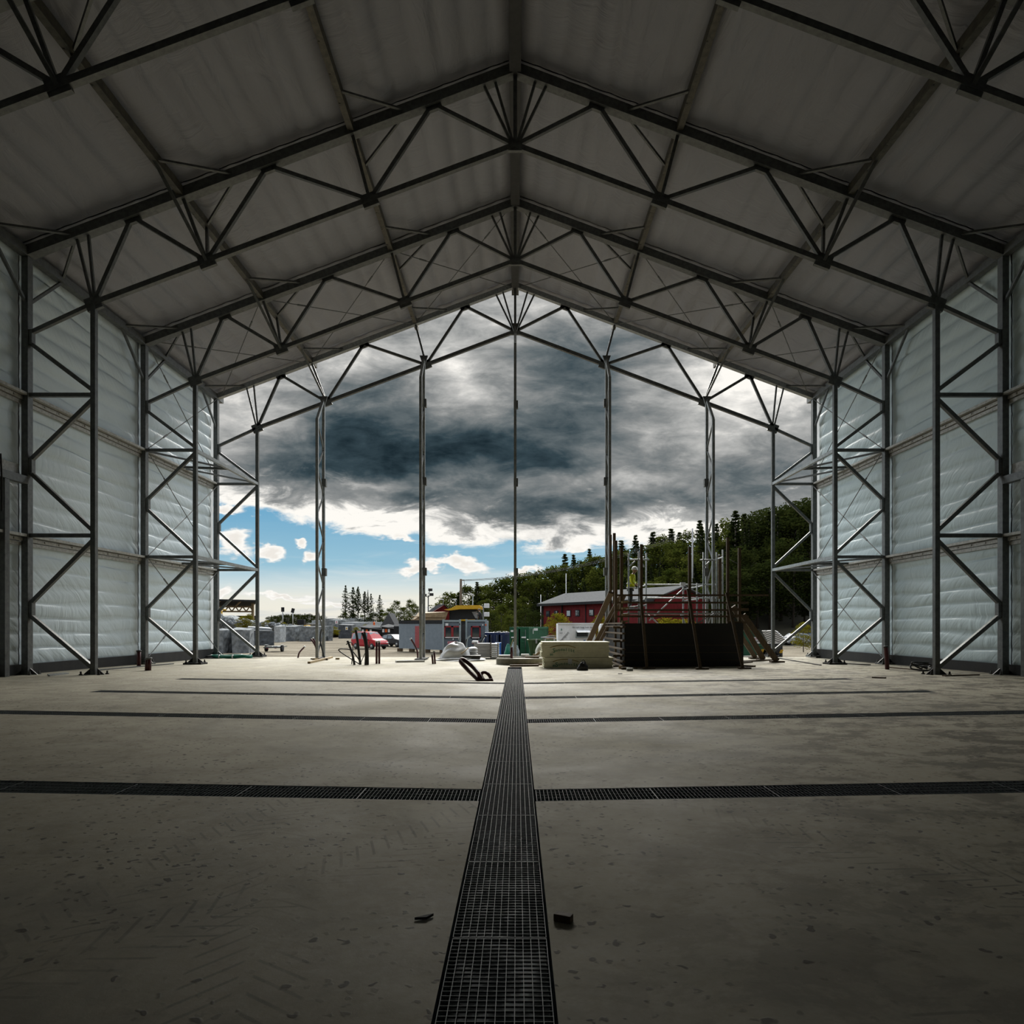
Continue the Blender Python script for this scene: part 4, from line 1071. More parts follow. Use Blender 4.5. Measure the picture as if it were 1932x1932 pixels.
# ---------------------------------------------------------------- people
def skinned(name, joints, edges, mat, parent, lev=2, root=0):
    me = bpy.data.meshes.new(name)
    me.from_pydata([tuple(j[0]) for j in joints], edges, [])
    me.materials.append(mat)
    o = bpy.data.objects.new(name, me); COL.objects.link(o)
    if parent is not None: o.parent = parent
    m = o.modifiers.new('skin', 'SKIN'); m.use_smooth_shade = True
    if not me.skin_vertices: me.skin_vertices.new()
    for i, j in enumerate(joints):
        r = j[1]; me.skin_vertices[0].data[i].radius = (r, r) if not hasattr(r, '__len__') else r
        me.skin_vertices[0].data[i].use_root = (i == root)
    s = o.modifiers.new('round', 'SUBSURF'); s.levels = lev; s.render_levels = lev
    return o
def person(label, loc, rz, top, bottom, helmet, arm_l, arm_r, scale=1.0, bend=0.06):
    """local axes: faces +x, left is +y, feet on z=0, about 1.78 m tall"""
    root = thing('person', label, 'person', loc, rz); root.scale = (scale,) * 3
    sh = bend * 1.2
    hip, knee, ank = .92, .49, .09
    J = [((0, 0, .95), .13), ((bend*.3, 0, 1.12), .125), ((bend*.8, 0, 1.3), .135), ((sh, 0, 1.43), .1), ((sh + .02, 0, 1.5), .056), ((sh + .045, 0, 1.57), .06)]
    E = [(0, 1), (1, 2), (2, 3), (3, 4), (4, 5)]
    def chain(start, pts):
        p = start
        for q in pts:
            J.append(q); E.append((p, len(J) - 1)); p = len(J) - 1
        return p
    hands = []
    for s, arm in ((1, arm_l), (-1, arm_r)):
        chain(0, [((-.01, s*.1, .86), .095), ((.015, s*.11, knee), .062), ((-.02, s*.115, ank + .03), .042), ((.03, s*.12, .045), .04), ((.13, s*.13, .035), .034)])
        el, wr, hd = arm
        w = chain(3, [((sh, s*.17, 1.41), .062), (el, .045), (wr, .034), (hd, .03)])
        hands.append((V(wr), V(hd), s))
    body = skinned('body', J, E, M['skin'], root)
    # head: skull, nose, ears, eyes, mouth
    hc = V((sh + .07, 0, 1.65))
    mb = MB()
    def hf(u, v):
        th = 2*pi*u; f = pi*(v - .5)
        r = math.cos(f); x = r*math.cos(th); y = r*math.sin(th); z = math.sin(f)
        k = 1 - .12 * max(0, -z) * (1 if x < .2 else .3)
        if x > .55: k *= 1 + .12 * math.exp(-((y/.16)**2)) * math.exp(-(((z + .12)/.2)**2)) * 1.6
        if x > .3: k *= 1 - .06 * math.exp(-(((abs(y) - .35)/.14)**2)) * math.exp(-(((z - .06)/.1)**2))
        return hc + V((.098*x*k, .077*y*k, .122*z))
    mb.grid(hf, 28, 18)
    mb.build('head', M['skin'], root, True, False)
    for s in (-1, 1):
        MB().lathe([(.006, -.012), (.02, -.008), (.026, 0), (.02, .008), (.006, .012)], hc + V((-.005, s*.078, -.01)), 10, 'y').build('ear', M['skin'], root, True, False)
        MB().lathe([(.002, -.008), (.009, 0), (.002, .008)], hc + V((.085, s*.03, .012)), 8, 'x').build('eye', M['black'], root, True, False)
    MB().box(hc + V((.088, 0, -.062)), (.012, .04, .007)).build('mouth', M['red_pipe'], root, False, False)
    # hands with five fingers
    for wr, hd, s in hands:
        d = (hd - wr).normalized(); side = V((0, 0, 1)).cross(d)
        if side.length < .1: side = V((0, 1, 0))
        side.normalize(); nrm = d.cross(side).normalized()
        HJ = [(tuple(wr), .024), (tuple(hd), .03)]; HE = [(0, 1)]
        for k, (L, o) in enumerate(((.07, -.03), (.085, -.01), (.08, .011), (.06, .03))):
            a = hd + d*.035 + side*o; b = a + d*L*.55 - nrm*.008; c = b + d*L*.4 - nrm*.03
            i = len(HJ); HJ += [(tuple(a), .0115), (tuple(b), .0095), (tuple(c), .008)]; HE += [(1, i), (i, i+1), (i+1, i+2)]
        a = hd - d*.01 - side*.035*s; b = a + d*.035 - side*.022*s - nrm*.01; c = b + d*.03 - nrm*.012
        i = len(HJ); HJ += [(tuple(a), .013), (tuple(b), .0105), (tuple(c), .009)]; HE += [(1, i), (i, i+1), (i+1, i+2)]
        skinned('hand', HJ, HE, M['skin'], root, 1)
    # jacket
    CJ = [((0, 0, .82), (.19, .185)), ((bend*.2, 0, 1.0), (.185, .18)), ((bend*.5, 0, 1.18), (.185, .18)), ((bend*.9, 0, 1.34), (.175, .165)), ((sh + .005, 0, 1.46), (.085, .08))]
    CE = [(0, 1), (1, 2), (2, 3), (3, 4)]
    for s, arm in ((1, arm_l), (-1, arm_r)):
        el, wr, hd = arm
        i = len(CJ); CJ += [((sh, s*.19, 1.4), .095), (el, .08), (tuple(V(el).lerp(V(wr), .85)), .062)]; CE += [(3, i), (i, i+1), (i+1, i+2)]
    skinned('jacket', CJ, CE, top, root)
    TJ = [((0, 0, .95), (.15, .14))]; TE = []
    for s in (1, -1):
        i = len(TJ); TJ += [((-.01, s*.1, .84), .105), ((.02, s*.11, knee), .083), ((-.015, s*.115, .13), .074)]; TE += [(0, i), (i, i+1), (i+1, i+2)]
    skinned('trousers', TJ, TE, bottom, root)
    for s in (1, -1):
        skinned('boot', [((-.03, s*.115, .17), .055), ((-.03, s*.118, .06), .055), ((.07, s*.125, .045), .048), ((.15, s*.13, .04), .04)], [(0, 1), (1, 2), (2, 3)], M['black'], root, 1)
    if helmet is not None:
        hm = MB()
        hm.lathe([(.132, .0), (.13, .03), (.118, .075), (.09, .115), (.05, .138), (.01, .145)], hc + V((-.005, 0, .025)), 24)
        hm.prism([(math.cos(a)*.16 + .0, math.sin(a)*.125) for a in [k*pi/10 - pi/2 for k in range(11)]] + [(-.02, .12), (-.02, -.12)], hc + V((.02, 0, .018)), (1, 0, 0), (0, 1, 0), (0, 0, .014))
        hm.build('hard_hat', helmet, root, True, False)
    else:
        MB().lathe([(.1, .0), (.106, .04), (.09, .085), (.05, .115), (.01, .12)], hc + V((-.014, 0, .02)), 20).build('hair', M['black'], root, True, False)
    if top is M['hivis']:
        for z, r in ((.9, .2), (1.08, .197)):
            MB().lathe([(r, -.025), (r + .002, .0), (r, .025)], (bend*.3, 0, z), 24).build('reflective_band', M['reflect'], root, True, False)
    return root
yw = 28.0
wz = P(0, 1148, yw).z
wk = person('construction worker in yellow high-visibility jacket and white hard hat standing on the scaffold deck', (GX(1189.5, yw), yw, wz), math.radians(-12), M['hivis'], M['trousers'], M['white'],
    ((.1, .24, 1.14), (.28, .2, 1.06), (.36, .17, 1.04)), ((.06, -.25, 1.13), (.22, -.24, 1.0), (.3, -.22, .97)), .94, .09)
mb = MB().bx(GX(1183, yw), GX(1203, yw), yw - .3, yw + .3, wz - .05, wz)
single(mb, 'deck_board', M['timber_grey'], 'scaffold board under the worker in the yellow jacket', 'board')
# ================================================================ outdoors
def gnd(X, Y):
    g = -.16 + (GZ + .16) * smooth(30, 58, Y)
    g += 1.3 * smooth(150, 230, Y)
    return g
def hillz(X, Y):
    return GZ - .1 + max(0.0, X - 4) * .235 * smooth(78, 118, Y) * (1 if X < 60 else 1) + .06 * max(0, Y - 110) * smooth(0, 20, X)
def make_ground():
    mb = MB()
    xs = [-400, -200, -120, -90, -70, -55, -45, -36, -28, -22, -16, -11, -6, -2, 2, 6, 11, 16, 22, 28, 36, 45, 55, 70, 90, 120, 200, 400]
    ys = [29.9, 31, 33, 36, 40, 44, 48, 52, 56, 60, 66, 72, 80, 90, 100, 112, 130, 150, 175, 205, 240, 320, 500, 900]
    mb.grid(lambda u, v: (lambda X, Y: (X, Y, gnd(X, Y) + .03 * math.sin(X*.7 + Y*.4)))(xs[round(u*(len(xs)-1))], ys[round(v*(len(ys)-1))]), len(xs)-1, len(ys)-1)
    tag(mb.build('ground', M['gravel'], None, True), 'gravel yard outside the hall', 'ground', kind='structure')
    mb = MB()
    mb.grid(lambda u, v: (lambda X, Y: (X, Y, hillz(X, Y)))(0 + 130*u, 76 + 160*v), 40, 40)
    tag(mb.build('hill', M['hill'], None, True), 'dark wooded hillside', 'hill', kind='structure')
make_ground()
def G(px, yb):
    Y = GY(yb); return V((GX(px, Y), Y, gnd(GX(px, Y), Y)))

# ---- granite blocks
def block(px0, px1, yt, yb, mat, label, depth=2.2, skew=0.0, seed=1, top=0.0, Y=None, grp=None, rz=0.0, side=0.0):
    rnd = random.Random(seed)
    Y = Y or GY(yb)
    x0, x1 = GX(px0, Y), GX(px1, Y); z1 = P(0, yt, Y).z; z0 = min(gnd(0, Y), P(0, yb, Y).z) - .05
    mb = MB(); n = 5
    j = lambda a: rnd.uniform(-a, a)
    w = x1 - x0; h = z1 - z0
    c = [(x0 + j(.05)*w, Y + j(.08), z0), (x1 + j(.04)*w, Y + j(.1), z0), (x1 + skew + j(.05)*w, Y + depth, z0), (x0 + skew + j(.05)*w, Y + depth, z0)]
    tcs = [(x0 + j(.03)*w, Y + j(.12), z1 + j(.03)*h), (x1 + j(.03)*w, Y + j(.12), z1 + j(.03)*h - top), (x1 + skew + j(.03)*w, Y + depth, z1 + j(.04)*h - top + .12), (x0 + skew + j(.03)*w, Y + depth, z1 + j(.04)*h + .12)]
    # subdivided, roughened faces
    def quad(a, b, cc, d, rough):
        a, b, cc, d = map(V, (a, b, cc, d))
        nn = (b - a).cross(d - a).normalized()
        def fn(u, v):
            p = a.lerp(b, u).lerp(d.lerp(cc, u), v)
            e = min(u, 1-u, v, 1-v)
            return p + nn * (rough * (rnd.random() - .5) * (1 if e > .01 else 0))
        mb.grid(fn, 8, 6)
    r = .12
    quad(c[0], c[1], tcs[1], tcs[0], r); quad(c[1], c[2], tcs[2], tcs[1], r); quad(c[2], c[3], tcs[3], tcs[2], r)
    quad(c[3], c[0], tcs[0], tcs[3], r); quad(tcs[0], tcs[1], tcs[2], tcs[3], .06)
    return single(mb, 'granite_block', M[mat], label, 'stone block', ((x0+x1)/2, Y + depth/2, z0), grp or 'granite blocks in the yard')
block(386, 421, 1189, 1232, 'granite', 'rough grey granite block seen just inside the left gable corner', 2.5, .5, 1)
block(436, 471, 1188, 1232, 'granite', 'big pale-topped granite block behind the sloping brace of the left column', 2.6, -.6, 2)
block(420, 438, 1192, 1227, 'granite_dark', 'dark drill-grooved granite block wedged beside the big pale-topped one', 2.2, .3, 3)
block(473, 518, 1190, 1215, 'granite_dark', 'dark granite block with a bright flat slab-like top behind the left column', 4.2, -3.2, 4, 0, 84)
block(470, 512, 1183.5, 1189, 'granite_pale', 'flat pale stone slab lying tilted on the dark granite block', 3.5, -1.5, 5, .1, 86)
block(517, 528.5, 1182, 1212, 'granite_pale', 'narrow pale split granite block between the dark and the grey one', 1.6, .3, 6, 0, 98)
block(528, 557, 1181.5, 1209, 'granite', 'upright grey granite block, squarest of the row left of the gable post', 3, .4, 7, 0, 104)
block(556, 567, 1183, 1206, 'granite_dark', 'dark granite block set back in the gap of the row', 3, 0, 8, 0, 110)
block(565, 600, 1182.5, 1210, 'granite', 'long grey granite block ending behind the lattice gable post', 5, 1, 9, 0, 103)
block(600, 614, 1183, 1208, 'granite', 'grey granite block showing between the two chords of the gable post', 3, 0, 10, 0, 107)
block(611, 618.5, 1198, 1209, 'granite_dark', 'small rounded dark boulder right of the lattice gable post', 1, 0, 11, .2, 106)
block(620, 651, 1170, 1184, 'granite', 'grey granite block carrying a white warning sign', 5, 0, 12, 0, 150)
block(639, 664, 1179, 1199, 'granite_dark', 'dark granite block carrying a yellow and white sign', 3, 0, 13, 0, 125)
block(644, 697, 1174, 1183, 'granite_pale', 'long pale sawn slab behind the block with the yellow sign', 4, 2, 14, 0, 140)
for i, (a, b, t, bb) in enumerate(((612, 628, 1168, 1180), (648, 668, 1167, 1176), (656, 671, 1168, 1176), (672, 695, 1169, 1178), (577, 600, 1176, 1186), (588, 612, 1171, 1184), (604, 622, 1180, 1190), (711, 722, 1171, 1182), (716, 734, 1172, 1184))):
    block(a, b, t, bb, ('granite', 'granite_pale')[i % 2], 'distant granite block of the rear row, %s from the left' % ORD[[1, 4, 5, 6, 0, 2, 3, 7, 8][i]], 4, 1, 30 + i, 0, 165 + i * 2, 'distant granite blocks')
def sign(px, py, w, h, Y, bg, mark, label):
    c = P(px, py, Y); root = thing('warning_sign', label, 'sign', c)
    MB().box(c, (w, .05, h)).build('sign_board', M[bg], root)
    mb = MB()
    if mark == 'red': mb.prism([(-.28*w, -.02), (.28*w, -.02), (0, .35*h)], c + V((0, -.04, 0)), (1, 0, 0), (0, 0, 1), (0, .01, 0)); mb.box(c + V((0, -.03, -.25*h)), (w*.7, .01, h*.12))
    else: mb.prism([(-.38*w, -.3*h), (.38*w, -.3*h), (0, .4*h)], c + V((0, -.04, 0)), (1, 0, 0), (0, 0, 1), (0, .01, 0))
    mb.build('warning_mark', M['print_red'] if mark == 'red' else M['yellow'], root)
sign(635, 1173.8, .62, .72, 149.6, 'white', 'red', 'white warning sign with small red marks on the granite block')
sign(654, 1185.5, .45, .6, 124.6, 'white', 'yellow', 'yellow triangle warning sign on the dark granite block')
# rubble heap
mb = MB(); rnd = random.Random(9)
def rock(mb, c, r, rnd):
    vs = []; n = 7
    for i in range(4):
        f = -pi/2 + pi * (i + .5) / 4
        for j in range(n):
            th = 2*pi*j/n + i*.3; k = r * rnd.uniform(.65, 1.15)
            vs.append((c[0] + k*math.cos(f)*math.cos(th), c[1] + k*math.cos(f)*math.sin(th), c[2] + k*.8*math.sin(f)))
    fs = [(i*n+j, i*n+(j+1) % n, (i+1)*n+(j+1) % n, (i+1)*n+j) for i in range(3) for j in range(n)]
    fs += [tuple(range(n-1, -1, -1)), tuple(3*n + j for j in range(n))]
    mb.add(vs, fs)
for k in range(1500):
    px = rnd.uniform(360, 600); Y = rnd.uniform(112, 132)
    topy = 1158 + max(0, (px - 415)) * .27 if px < 480 else 1172 + (px - 480) * .1
    if px > 560: topy += (px - 560) * .2
    z1 = P(0, topy, Y).z; z0 = GZ
    t = rnd.random() ** .5
    rock(mb, (GX(px, Y), Y - 4 + 8*(1-t), z0 + (z1 - z0) * t * rnd.uniform(.8, 1.03)), rnd.uniform(.15, .62) * (1.5 if rnd.random() < .1 else 1), rnd)
mb2 = MB()
o = single(mb, 'rubble', M['granite'], 'heap of broken grey rock rubble behind the granite blocks', 'rubble', kind='stuff')
mb = MB()
def mound(u, v):
    px = 340 + 270*u; Y = 112 + 30*v
    topy = 1160 + max(0, (px - 415)) * .25 if px < 480 else 1174 + (px - 480) * .08
    z1 = P(0, topy, 122).z
    return (GX(px, 122), Y, GZ - .2 + (z1 - GZ) * math.sin(pi * min(1, v * 1.0)) ** .8 + .25*math.sin(px*.3)*math.sin(v*9))
mb.grid(mound, 40, 12)
tag(mb.build('rubble_mound', M['granite'], None, True), 'grey earth mound under the rubble', 'mound', kind='structure')

# ---- open storage hall far left
Yh = 150
root = thing('open_storage_hall', 'dark open-sided storage hall with yellow roof truss behind the rubble heap', 'building', (GX(420, Yh), Yh, GZ))
def ph(px, py, Y=Yh): return P(px, py, Y)
a, b = ph(300, 1128), ph(484, 1132)
mb = MB(); mb.add([a, b, b + V((0, 0, -.35)), a + V((0, 0, -.35)), a + V((-12, 26, -.6)), b + V((-10.6, 26, -.6)), b + V((-10.6, 26, -.95)), a + V((-12, 26, -.95))], [(0,1,2,3),(4,7,6,5),(0,4,5,1),(3,2,6,7),(1,5,6,2),(0,3,7,4)])
mb.build('roof', M['roof_dark'], root)
mb = MB(); mb.beam(ph(300, 1144, Yh+8), ph(478, 1145, Yh+8), .35); mb.beam(ph(300, 1153, Yh+8), ph(478, 1154, Yh+8), .35)
for k in range(12):
    x0 = 316 + k * 13.5
    mb.beam(ph(x0, 1153.5, Yh+8), ph(x0 + 6.7, 1144.5, Yh+8), .22); mb.beam(ph(x0 + 6.7, 1144.5, Yh+8), ph(x0 + 13.4, 1153.5, Yh+8), .22)
mb.build('roof_truss', M['tan'], root)
for px in (330, 404, 477):
    MB().beam(ph(px, 1132, Yh+8), V((GX(px, Yh+8), Yh+8, GZ)), .5).build('column', M['tan'], root)
MB().bx(GX(300, Yh+24), GX(481, Yh+24), Yh + 24, Yh + 24.4, GZ, 3.6).build('rear_wall', M['roof_dark'], root)
for k, px in enumerate((412, 452)):
    MB().beam(ph(px - 8, 1144, Yh+8), ph(px + 4, 1133, Yh + 1), .25).build('roof_strut', M['tan'], root)
q = ph(418, 1151, 140)
root = thing('excavator', 'orange excavator working behind the rubble under the storage hall', 'excavator', (q.x, q.y, 1.0))
MB().box(q + V((-.6, 0, -.6)), (1.2, 1.2, 1.0)).build('cab', M['yellow'], root, False, True, .1)
MB().beam(q + V((-1.0, 0, .1)), q + V((.9, 0, .05)), .25).build('boom', M['yellow'], root)
MB().box(q + V((0, 0, -1.5)), (2.8, 1.8, .6)).build('track', M['tyre'], root, False, True, .1)
q = P(566, 1178, 170)
root = thing('wheel_loader', 'small yellow wheel loader standing far off behind the granite blocks', 'loader', (q.x, q.y, -.8))
MB().bx(q.x - 2, q.x + 2, q.y, q.y + 2, -.6, 1.2).build('body', M['yellow'], root, False, True, .1)
MB().bx(q.x - .8, q.x + .9, q.y + .2, q.y + 1.8, 1.2, 2.6).build('cab', M['roof_dark'], root, False, True, .1)
for dx in (-1.3, 1.3): MB().lathe([(.75, -.3), (.75, .3)], (q.x + dx, q.y, -.4), 16, 'y').build('wheel', M['tyre'], root, True)

# ---- trailer
Y = GY(1230); x0, x1 = GX(497, Y), GX(528, Y); g = gnd(0, Y)
root = thing('flatbed_trailer', 'small low car trailer parked on the gravel by the left column', 'trailer', ((x0+x1)/2, Y, g))
MB().bx(x0 + .1, x1 - .12, Y, Y + 2.4, g + .42, g + .5).build('deck', M['steel'], root)
mb = MB(); mb.beam((x0, Y, g + .4), (x1, Y, g + .4), .09); mb.beam((x0, Y + 1.2, g + .36), (x1, Y + 1.2, g + .36), .08); mb.build('frame', M['steel'], root)
for x in (x0 + .02, x1 - .02):
    w = MB().lathe([(.18, -.09), (.3, -.09), (.3, .09), (.18, .09)], (x, Y + .7, g + .3), 18, 'x').build('wheel', M['tyre'], root, True)
    MB().bx(x - .11, x + .11, Y + .3, Y + 1.1, g + .62, g + .65).build('mudguard', M['steel_light'], root)
for x in (x0 + .55, x0 + 1.05): MB().bx(x - .2, x + .2, Y + .1, Y + .2, g + .5, g + .55).build('loading_board', M['white'], root)
for x in (x0 + .35, x1 - .4): MB().bx(x - .1, x + .1, Y - .03, Y, g + .32, g + .4).build('tail_light', M['print_red'], root)

# ---- cars
def car(label, loc, rz, paint, kind='hatch', name='car', L=4.2, W=1.72, Hh=1.5, group=None):
    """local axes: nose to +x, ground at z=0"""
    root = thing(name, label, 'car', loc, rz, group)
    if kind == 'van':
        st = [(-.5, .42, .7, .72, .80), (-.49, .36, .98, 1.62, .86), (-.3, .28, 1.02, 1.80, .87), (.0, .27, 1.02, 1.81, .87), (.12, .27, 1.02, 1.76, .87), (.29, .27, .98, 1.08, .86), (.44, .3, .86, .93, .82), (.49, .36, .68, .72, .74), (.5, .42, .6, .62, .7)]
        zs = Hh / 1.81; iw = (4, 5); glass_x = ((-.46, -.31), (-.28, -.1), (-.07, .14))
    elif kind == 'sedan':
        st = [(-.5, .42, .74, .78, .74), (-.49, .34, .92, .98, .8), (-.36, .27, .94, 1.02, .84), (-.24, .26, .95, 1.36, .85), (-.1, .26, .95, 1.45, .86), (.05, .26, .94, 1.42, .86), (.2, .26, .93, 1.0, .86), (.42, .29, .8, .86, .82), (.49, .36, .66, .7, .72), (.5, .42, .58, .6, .66)]
        zs = Hh / 1.45; iw = (5, 6); glass_x = ((-.25, -.07), (-.05, .12))
    else:
        st = [(-.5, .42, .74, .8, .76), (-.48, .34, .94, 1.15, .82), (-.38, .27, .96, 1.44, .85), (-.15, .26, .96, 1.5, .86), (.05, .26, .95, 1.46, .86), (.22, .26, .93, 1.02, .86), (.42, .29, .82, .88, .82), (.49, .36, .66, .7, .72), (.5, .42, .58, .6, .66)]
        zs = Hh / 1.5; iw = (4, 5); glass_x = ((-.4, -.24), (-.21, -.04), (-.02, .14))
    hw = W / 2 / .87
    def ring(s):
        x, zb0, zl, zt0, w = s
        w *= hw; wt = w * (.97 - .2 * min(1, max(0, (zt0 - zl) / .7)))
        x *= L; zb0 *= zs; zl *= zs; zt0 *= zs
        return [(x, -w*.93, zb0), (x, -w, zb0 + .18*zs), (x, -w*.985, zl), (x, -wt, zt0 - .05*zs), (x, -wt*.88, zt0), (x, 0, zt0 + .012), (x, wt*.88, zt0), (x, wt, zt0 - .05*zs), (x, w*.985, zl), (x, w, zb0 + .18*zs), (x, w*.93, zb0)]
    R = [ring(s) for s in st]
    mb = MB(); n = 11
    for r in R: mb.v += r
    for i in range(len(R) - 1):
        for j in range(n - 1): mb.f.append((i*n+j, i*n+j+1, (i+1)*n+j+1, (i+1)*n+j)); mb.m.append(0)
        mb.f.append((i*n, (i+1)*n, (i+1)*n+n-1, i*n+n-1)); mb.m.append(0)
    mb.f += [tuple(range(n)), tuple((len(R)-1)*n + n-1-j for j in range(n))]; mb.m += [0, 0]
    b = mb.build('car_body', paint, root, False, False, .03)
    def at(x, j):       # interpolate the shell
        x *= 1
        for i in range(len(st) - 1):
            if st[i][0] <= x <= st[i+1][0]:
                t = (x - st[i][0]) / (st[i+1][0] - st[i][0] + 1e-9)
                return V(R[i][j]).lerp(V(R[i+1][j]), t)
        return V(R[-1][j])
    def pane(nm, pts, out):
        c = sum((V(p) for p in pts), V((0, 0, 0))) / 4
        q = [V(p) + (c - V(p)) * .08 for p in pts]
        m = MB(); o = V(out) * .014
        m.add([p + o for p in q] + [p - o for p in q], [(0,1,2,3),(7,6,5,4),(0,4,5,1),(1,5,6,2),(2,6,7,3),(3,7,4,0)])
        m.build(nm, M['car_glass'], root, False, False)
    for a, c in glass_x:
        for lo, hi, s in ((2, 3, -1), (8, 7, 1)):
            pane('side_window', (at(a, lo), at(c, lo), at(c - (.03 if c > .1 else 0), hi), at(a + (.02 if a < -.2 and kind != 'van' else 0), hi)), (0, s, .25))
    i0, i1 = iw
    pane('windscreen', (V(R[i1][3]).lerp(V(R[i0][3]), .06), V(R[i1][7]).lerp(V(R[i0][7]), .06), V(R[i0][6]), V(R[i0][4])), (.7, 0, .7))
    k = 1 if kind != 'sedan' else 2
    pane('rear_window', (V(R[k][2 if kind == 'van' else 3]), V(R[k][8 if kind == 'van' else 7]), V(R[k+1 if kind != 'van' else k][6]) , V(R[k+1 if kind != 'van' else k][4])), (-.9, 0, .3))
    r = .31
    for x in (-.31 * L, .31 * L):
        for s in (-1, 1):
            w = MB().lathe([(r*.6, -.1), (r*.93, -.1), (r, -.07), (r, .07), (r*.93, .1), (r*.6, .1)], (x, s*(W/2 - .07), r), 20, 'y').build('wheel', M['tyre'], root, True, False)
            MB().lathe([(.04, -.06), (r*.58, -.03), (r*.58, .03), (.04, .06)], (x, s*(W/2 - .005), r), 14, 'y').build('hub_cap', M['steel_light'], w, True, False)
    for s in (-1, 1):
        MB().box((L*.485, s*W*.36, .66*zs), (.1, .3, .13)).build('headlight', M['glass'] if paint is M['black_car'] else M['silver_car'], root, False, False, .02)
        MB().box((-L*.49, s*W*.42, .85*zs), (.08, .14, .3)).build('tail_light', M['print_red'], root, False, False, .02)
        MB().box((L*.16, s*(W/2 + .05), .98*zs), (.1, .14, .12)).build('wing_mirror', M['black'], root, False, False, .02)
    MB().box((L*.49, 0, .42), (.14, W*.88, .2)).build('front_bumper', M['black'], root, False, False, .03)
    MB().box((-L*.49, 0, .42), (.14, W*.88, .2)).build('rear_bumper', M['black'], root, False, False, .03)
    MB().box((L*.497, 0, .46), (.03, .5, .11)).build('number_plate', M['white'], root, False, False)
    return root
def car_at(px, yb, rz, **k):
    Y = GY(yb); X = GX(px, Y)
    return k.pop('make')(loc=(X, Y, gnd(X, Y)), rz=rz, **k)
car_at(698, 1224.3, math.radians(-38), make=car, label='bright red van parked on the gravel behind the black cable cluster', paint=M['red_car'], kind='van', name='van', L=4.1, W=1.72, Hh=1.8)
car_at(744, 1220, math.radians(-38), make=car, label='black saloon car parked beside the red van', paint=M['black_car'], kind='sedan', L=4.4, Hh=1.42)
car_at(952, 1212, math.radians(25), make=car, label='white estate car behind the blue containers', paint=M['white_car'], kind='hatch', L=4.6, Hh=1.6)
car_at(1478, 1213, math.radians(-120), make=car, label='white van seen past the last right gable column, behind the patterned skip cover', paint=M['white_car'], kind='van', name='van', L=4.4, Hh=1.9)
car_at(1497, 1218, math.radians(-150), make=car, label='silver car half hidden by the small bush at the right opening', paint=M['silver_car'], kind='hatch', L=4.3)
car_at(1536, 1216, math.radians(-165), make=car, label='silver car beside the right gable corner, past the bush', paint=M['silver_car'], kind='sedan', L=4.4)
car_at(707, 1187.5, math.radians(-20), make=car, label='white car far off among the granite slabs', paint=M['white_car'], kind='hatch')
q = P(705.5, 1177.5, 118)
single(MB().bx(q.x - .15, q.x + .15, q.y, q.y + .3, gnd(q.x, q.y), q.z + .4), 'safety_marker', M['orange'], 'orange upright marker standing among the distant slabs', 'marker', None, None, False, .1)

# ---- market sheds behind the cars
def shed(px0, px1, ye, yr, yb, label, Y):
    x0, x1 = GX(px0, Y), GX(px1, Y); ze, zr, z0 = P(0, ye, Y).z, P(0, yr, Y).z, P(0, yb, Y).z
    root = thing('waste_shed', label, 'shed', ((x0+x1)/2, Y, z0), 0, 'dark sheds behind the cars')
    MB().bx(x0, x1, Y, Y + 3, z0, ze).build('shed_wall', M['roof_dark'], root)
    mb = MB(); mb.add([(x0-.2, Y-.3, ze), (x1+.2, Y-.3, ze-.35), (x1-.5, Y+3.2, zr-.2), (x0+.4, Y+3.2, zr), (x0-.2, Y-.3, ze+.12), (x1+.2, Y-.3, ze-.23), (x1-.5, Y+3.2, zr-.08), (x0+.4, Y+3.2, zr+.12)], [(0,3,2,1),(4,5,6,7),(0,1,5,4),(1,2,6,5),(2,3,7,6),(3,0,4,7)])
    mb.build('shed_roof', M['roof_grey'], root)
    for k, (fx, m) in enumerate(((.1, 'white'), (.3, 'orange'), (.5, 'white'))):
        MB().box((x0 + (x1-x0)*fx, Y - .02, ze - .55), (.3, .03, .5)).build('notice_panel', M[m], root)
shed(681, 718, 1184, 1180, 1206, 'dark shed with grey roof and small notices, directly behind the red van', 104)
shed(720.5, 747, 1183, 1179, 1206, 'dark shed with grey roof between the red van and the site hut', 104)
mb = MB(); Yq = 112
mb.prism([(GX(718, Yq), 0), (GX(746, Yq), 0), (GX(733, Yq), 2.1)], (0, Yq, P(0, 1181, Yq).z), (1, 0, 0), (0, 0, 1), (.3, 3.5, 0))
for i in range(1): mb.bx(GX(721, Yq), GX(743, Yq), Yq + .2, Yq + 3.2, gnd(0, Yq), P(0, 1181, Yq).z)
single(mb, 'ridge_tent', M['roof_grey'], 'grey peaked shed roof rising behind the dark sheds', 'roof')
Yq = 92
root = thing('truck_box', 'black boxy vehicle at the left end of the site hut', 'vehicle', (GX(754, Yq), Yq, GZ))
MB().bx(GX(743, Yq), GX(765, Yq), Yq, Yq + 3, GZ + .5, P(0, 1181, Yq).z).build('box_body', M['roof_dark'], root)
MB().bx(GX(743, Yq), GX(765, Yq), Yq - .01, Yq + 3, P(0, 1181.5, Yq).z, P(0, 1178, Yq).z).build('roof', M['silver_car'], root)
for px in (746, 760): MB().lathe([(.45, -.15), (.45, .15)], (GX(px, Yq), Yq + .1, GZ + .45), 14, 'y').build('wheel', M['tyre'], root, True)

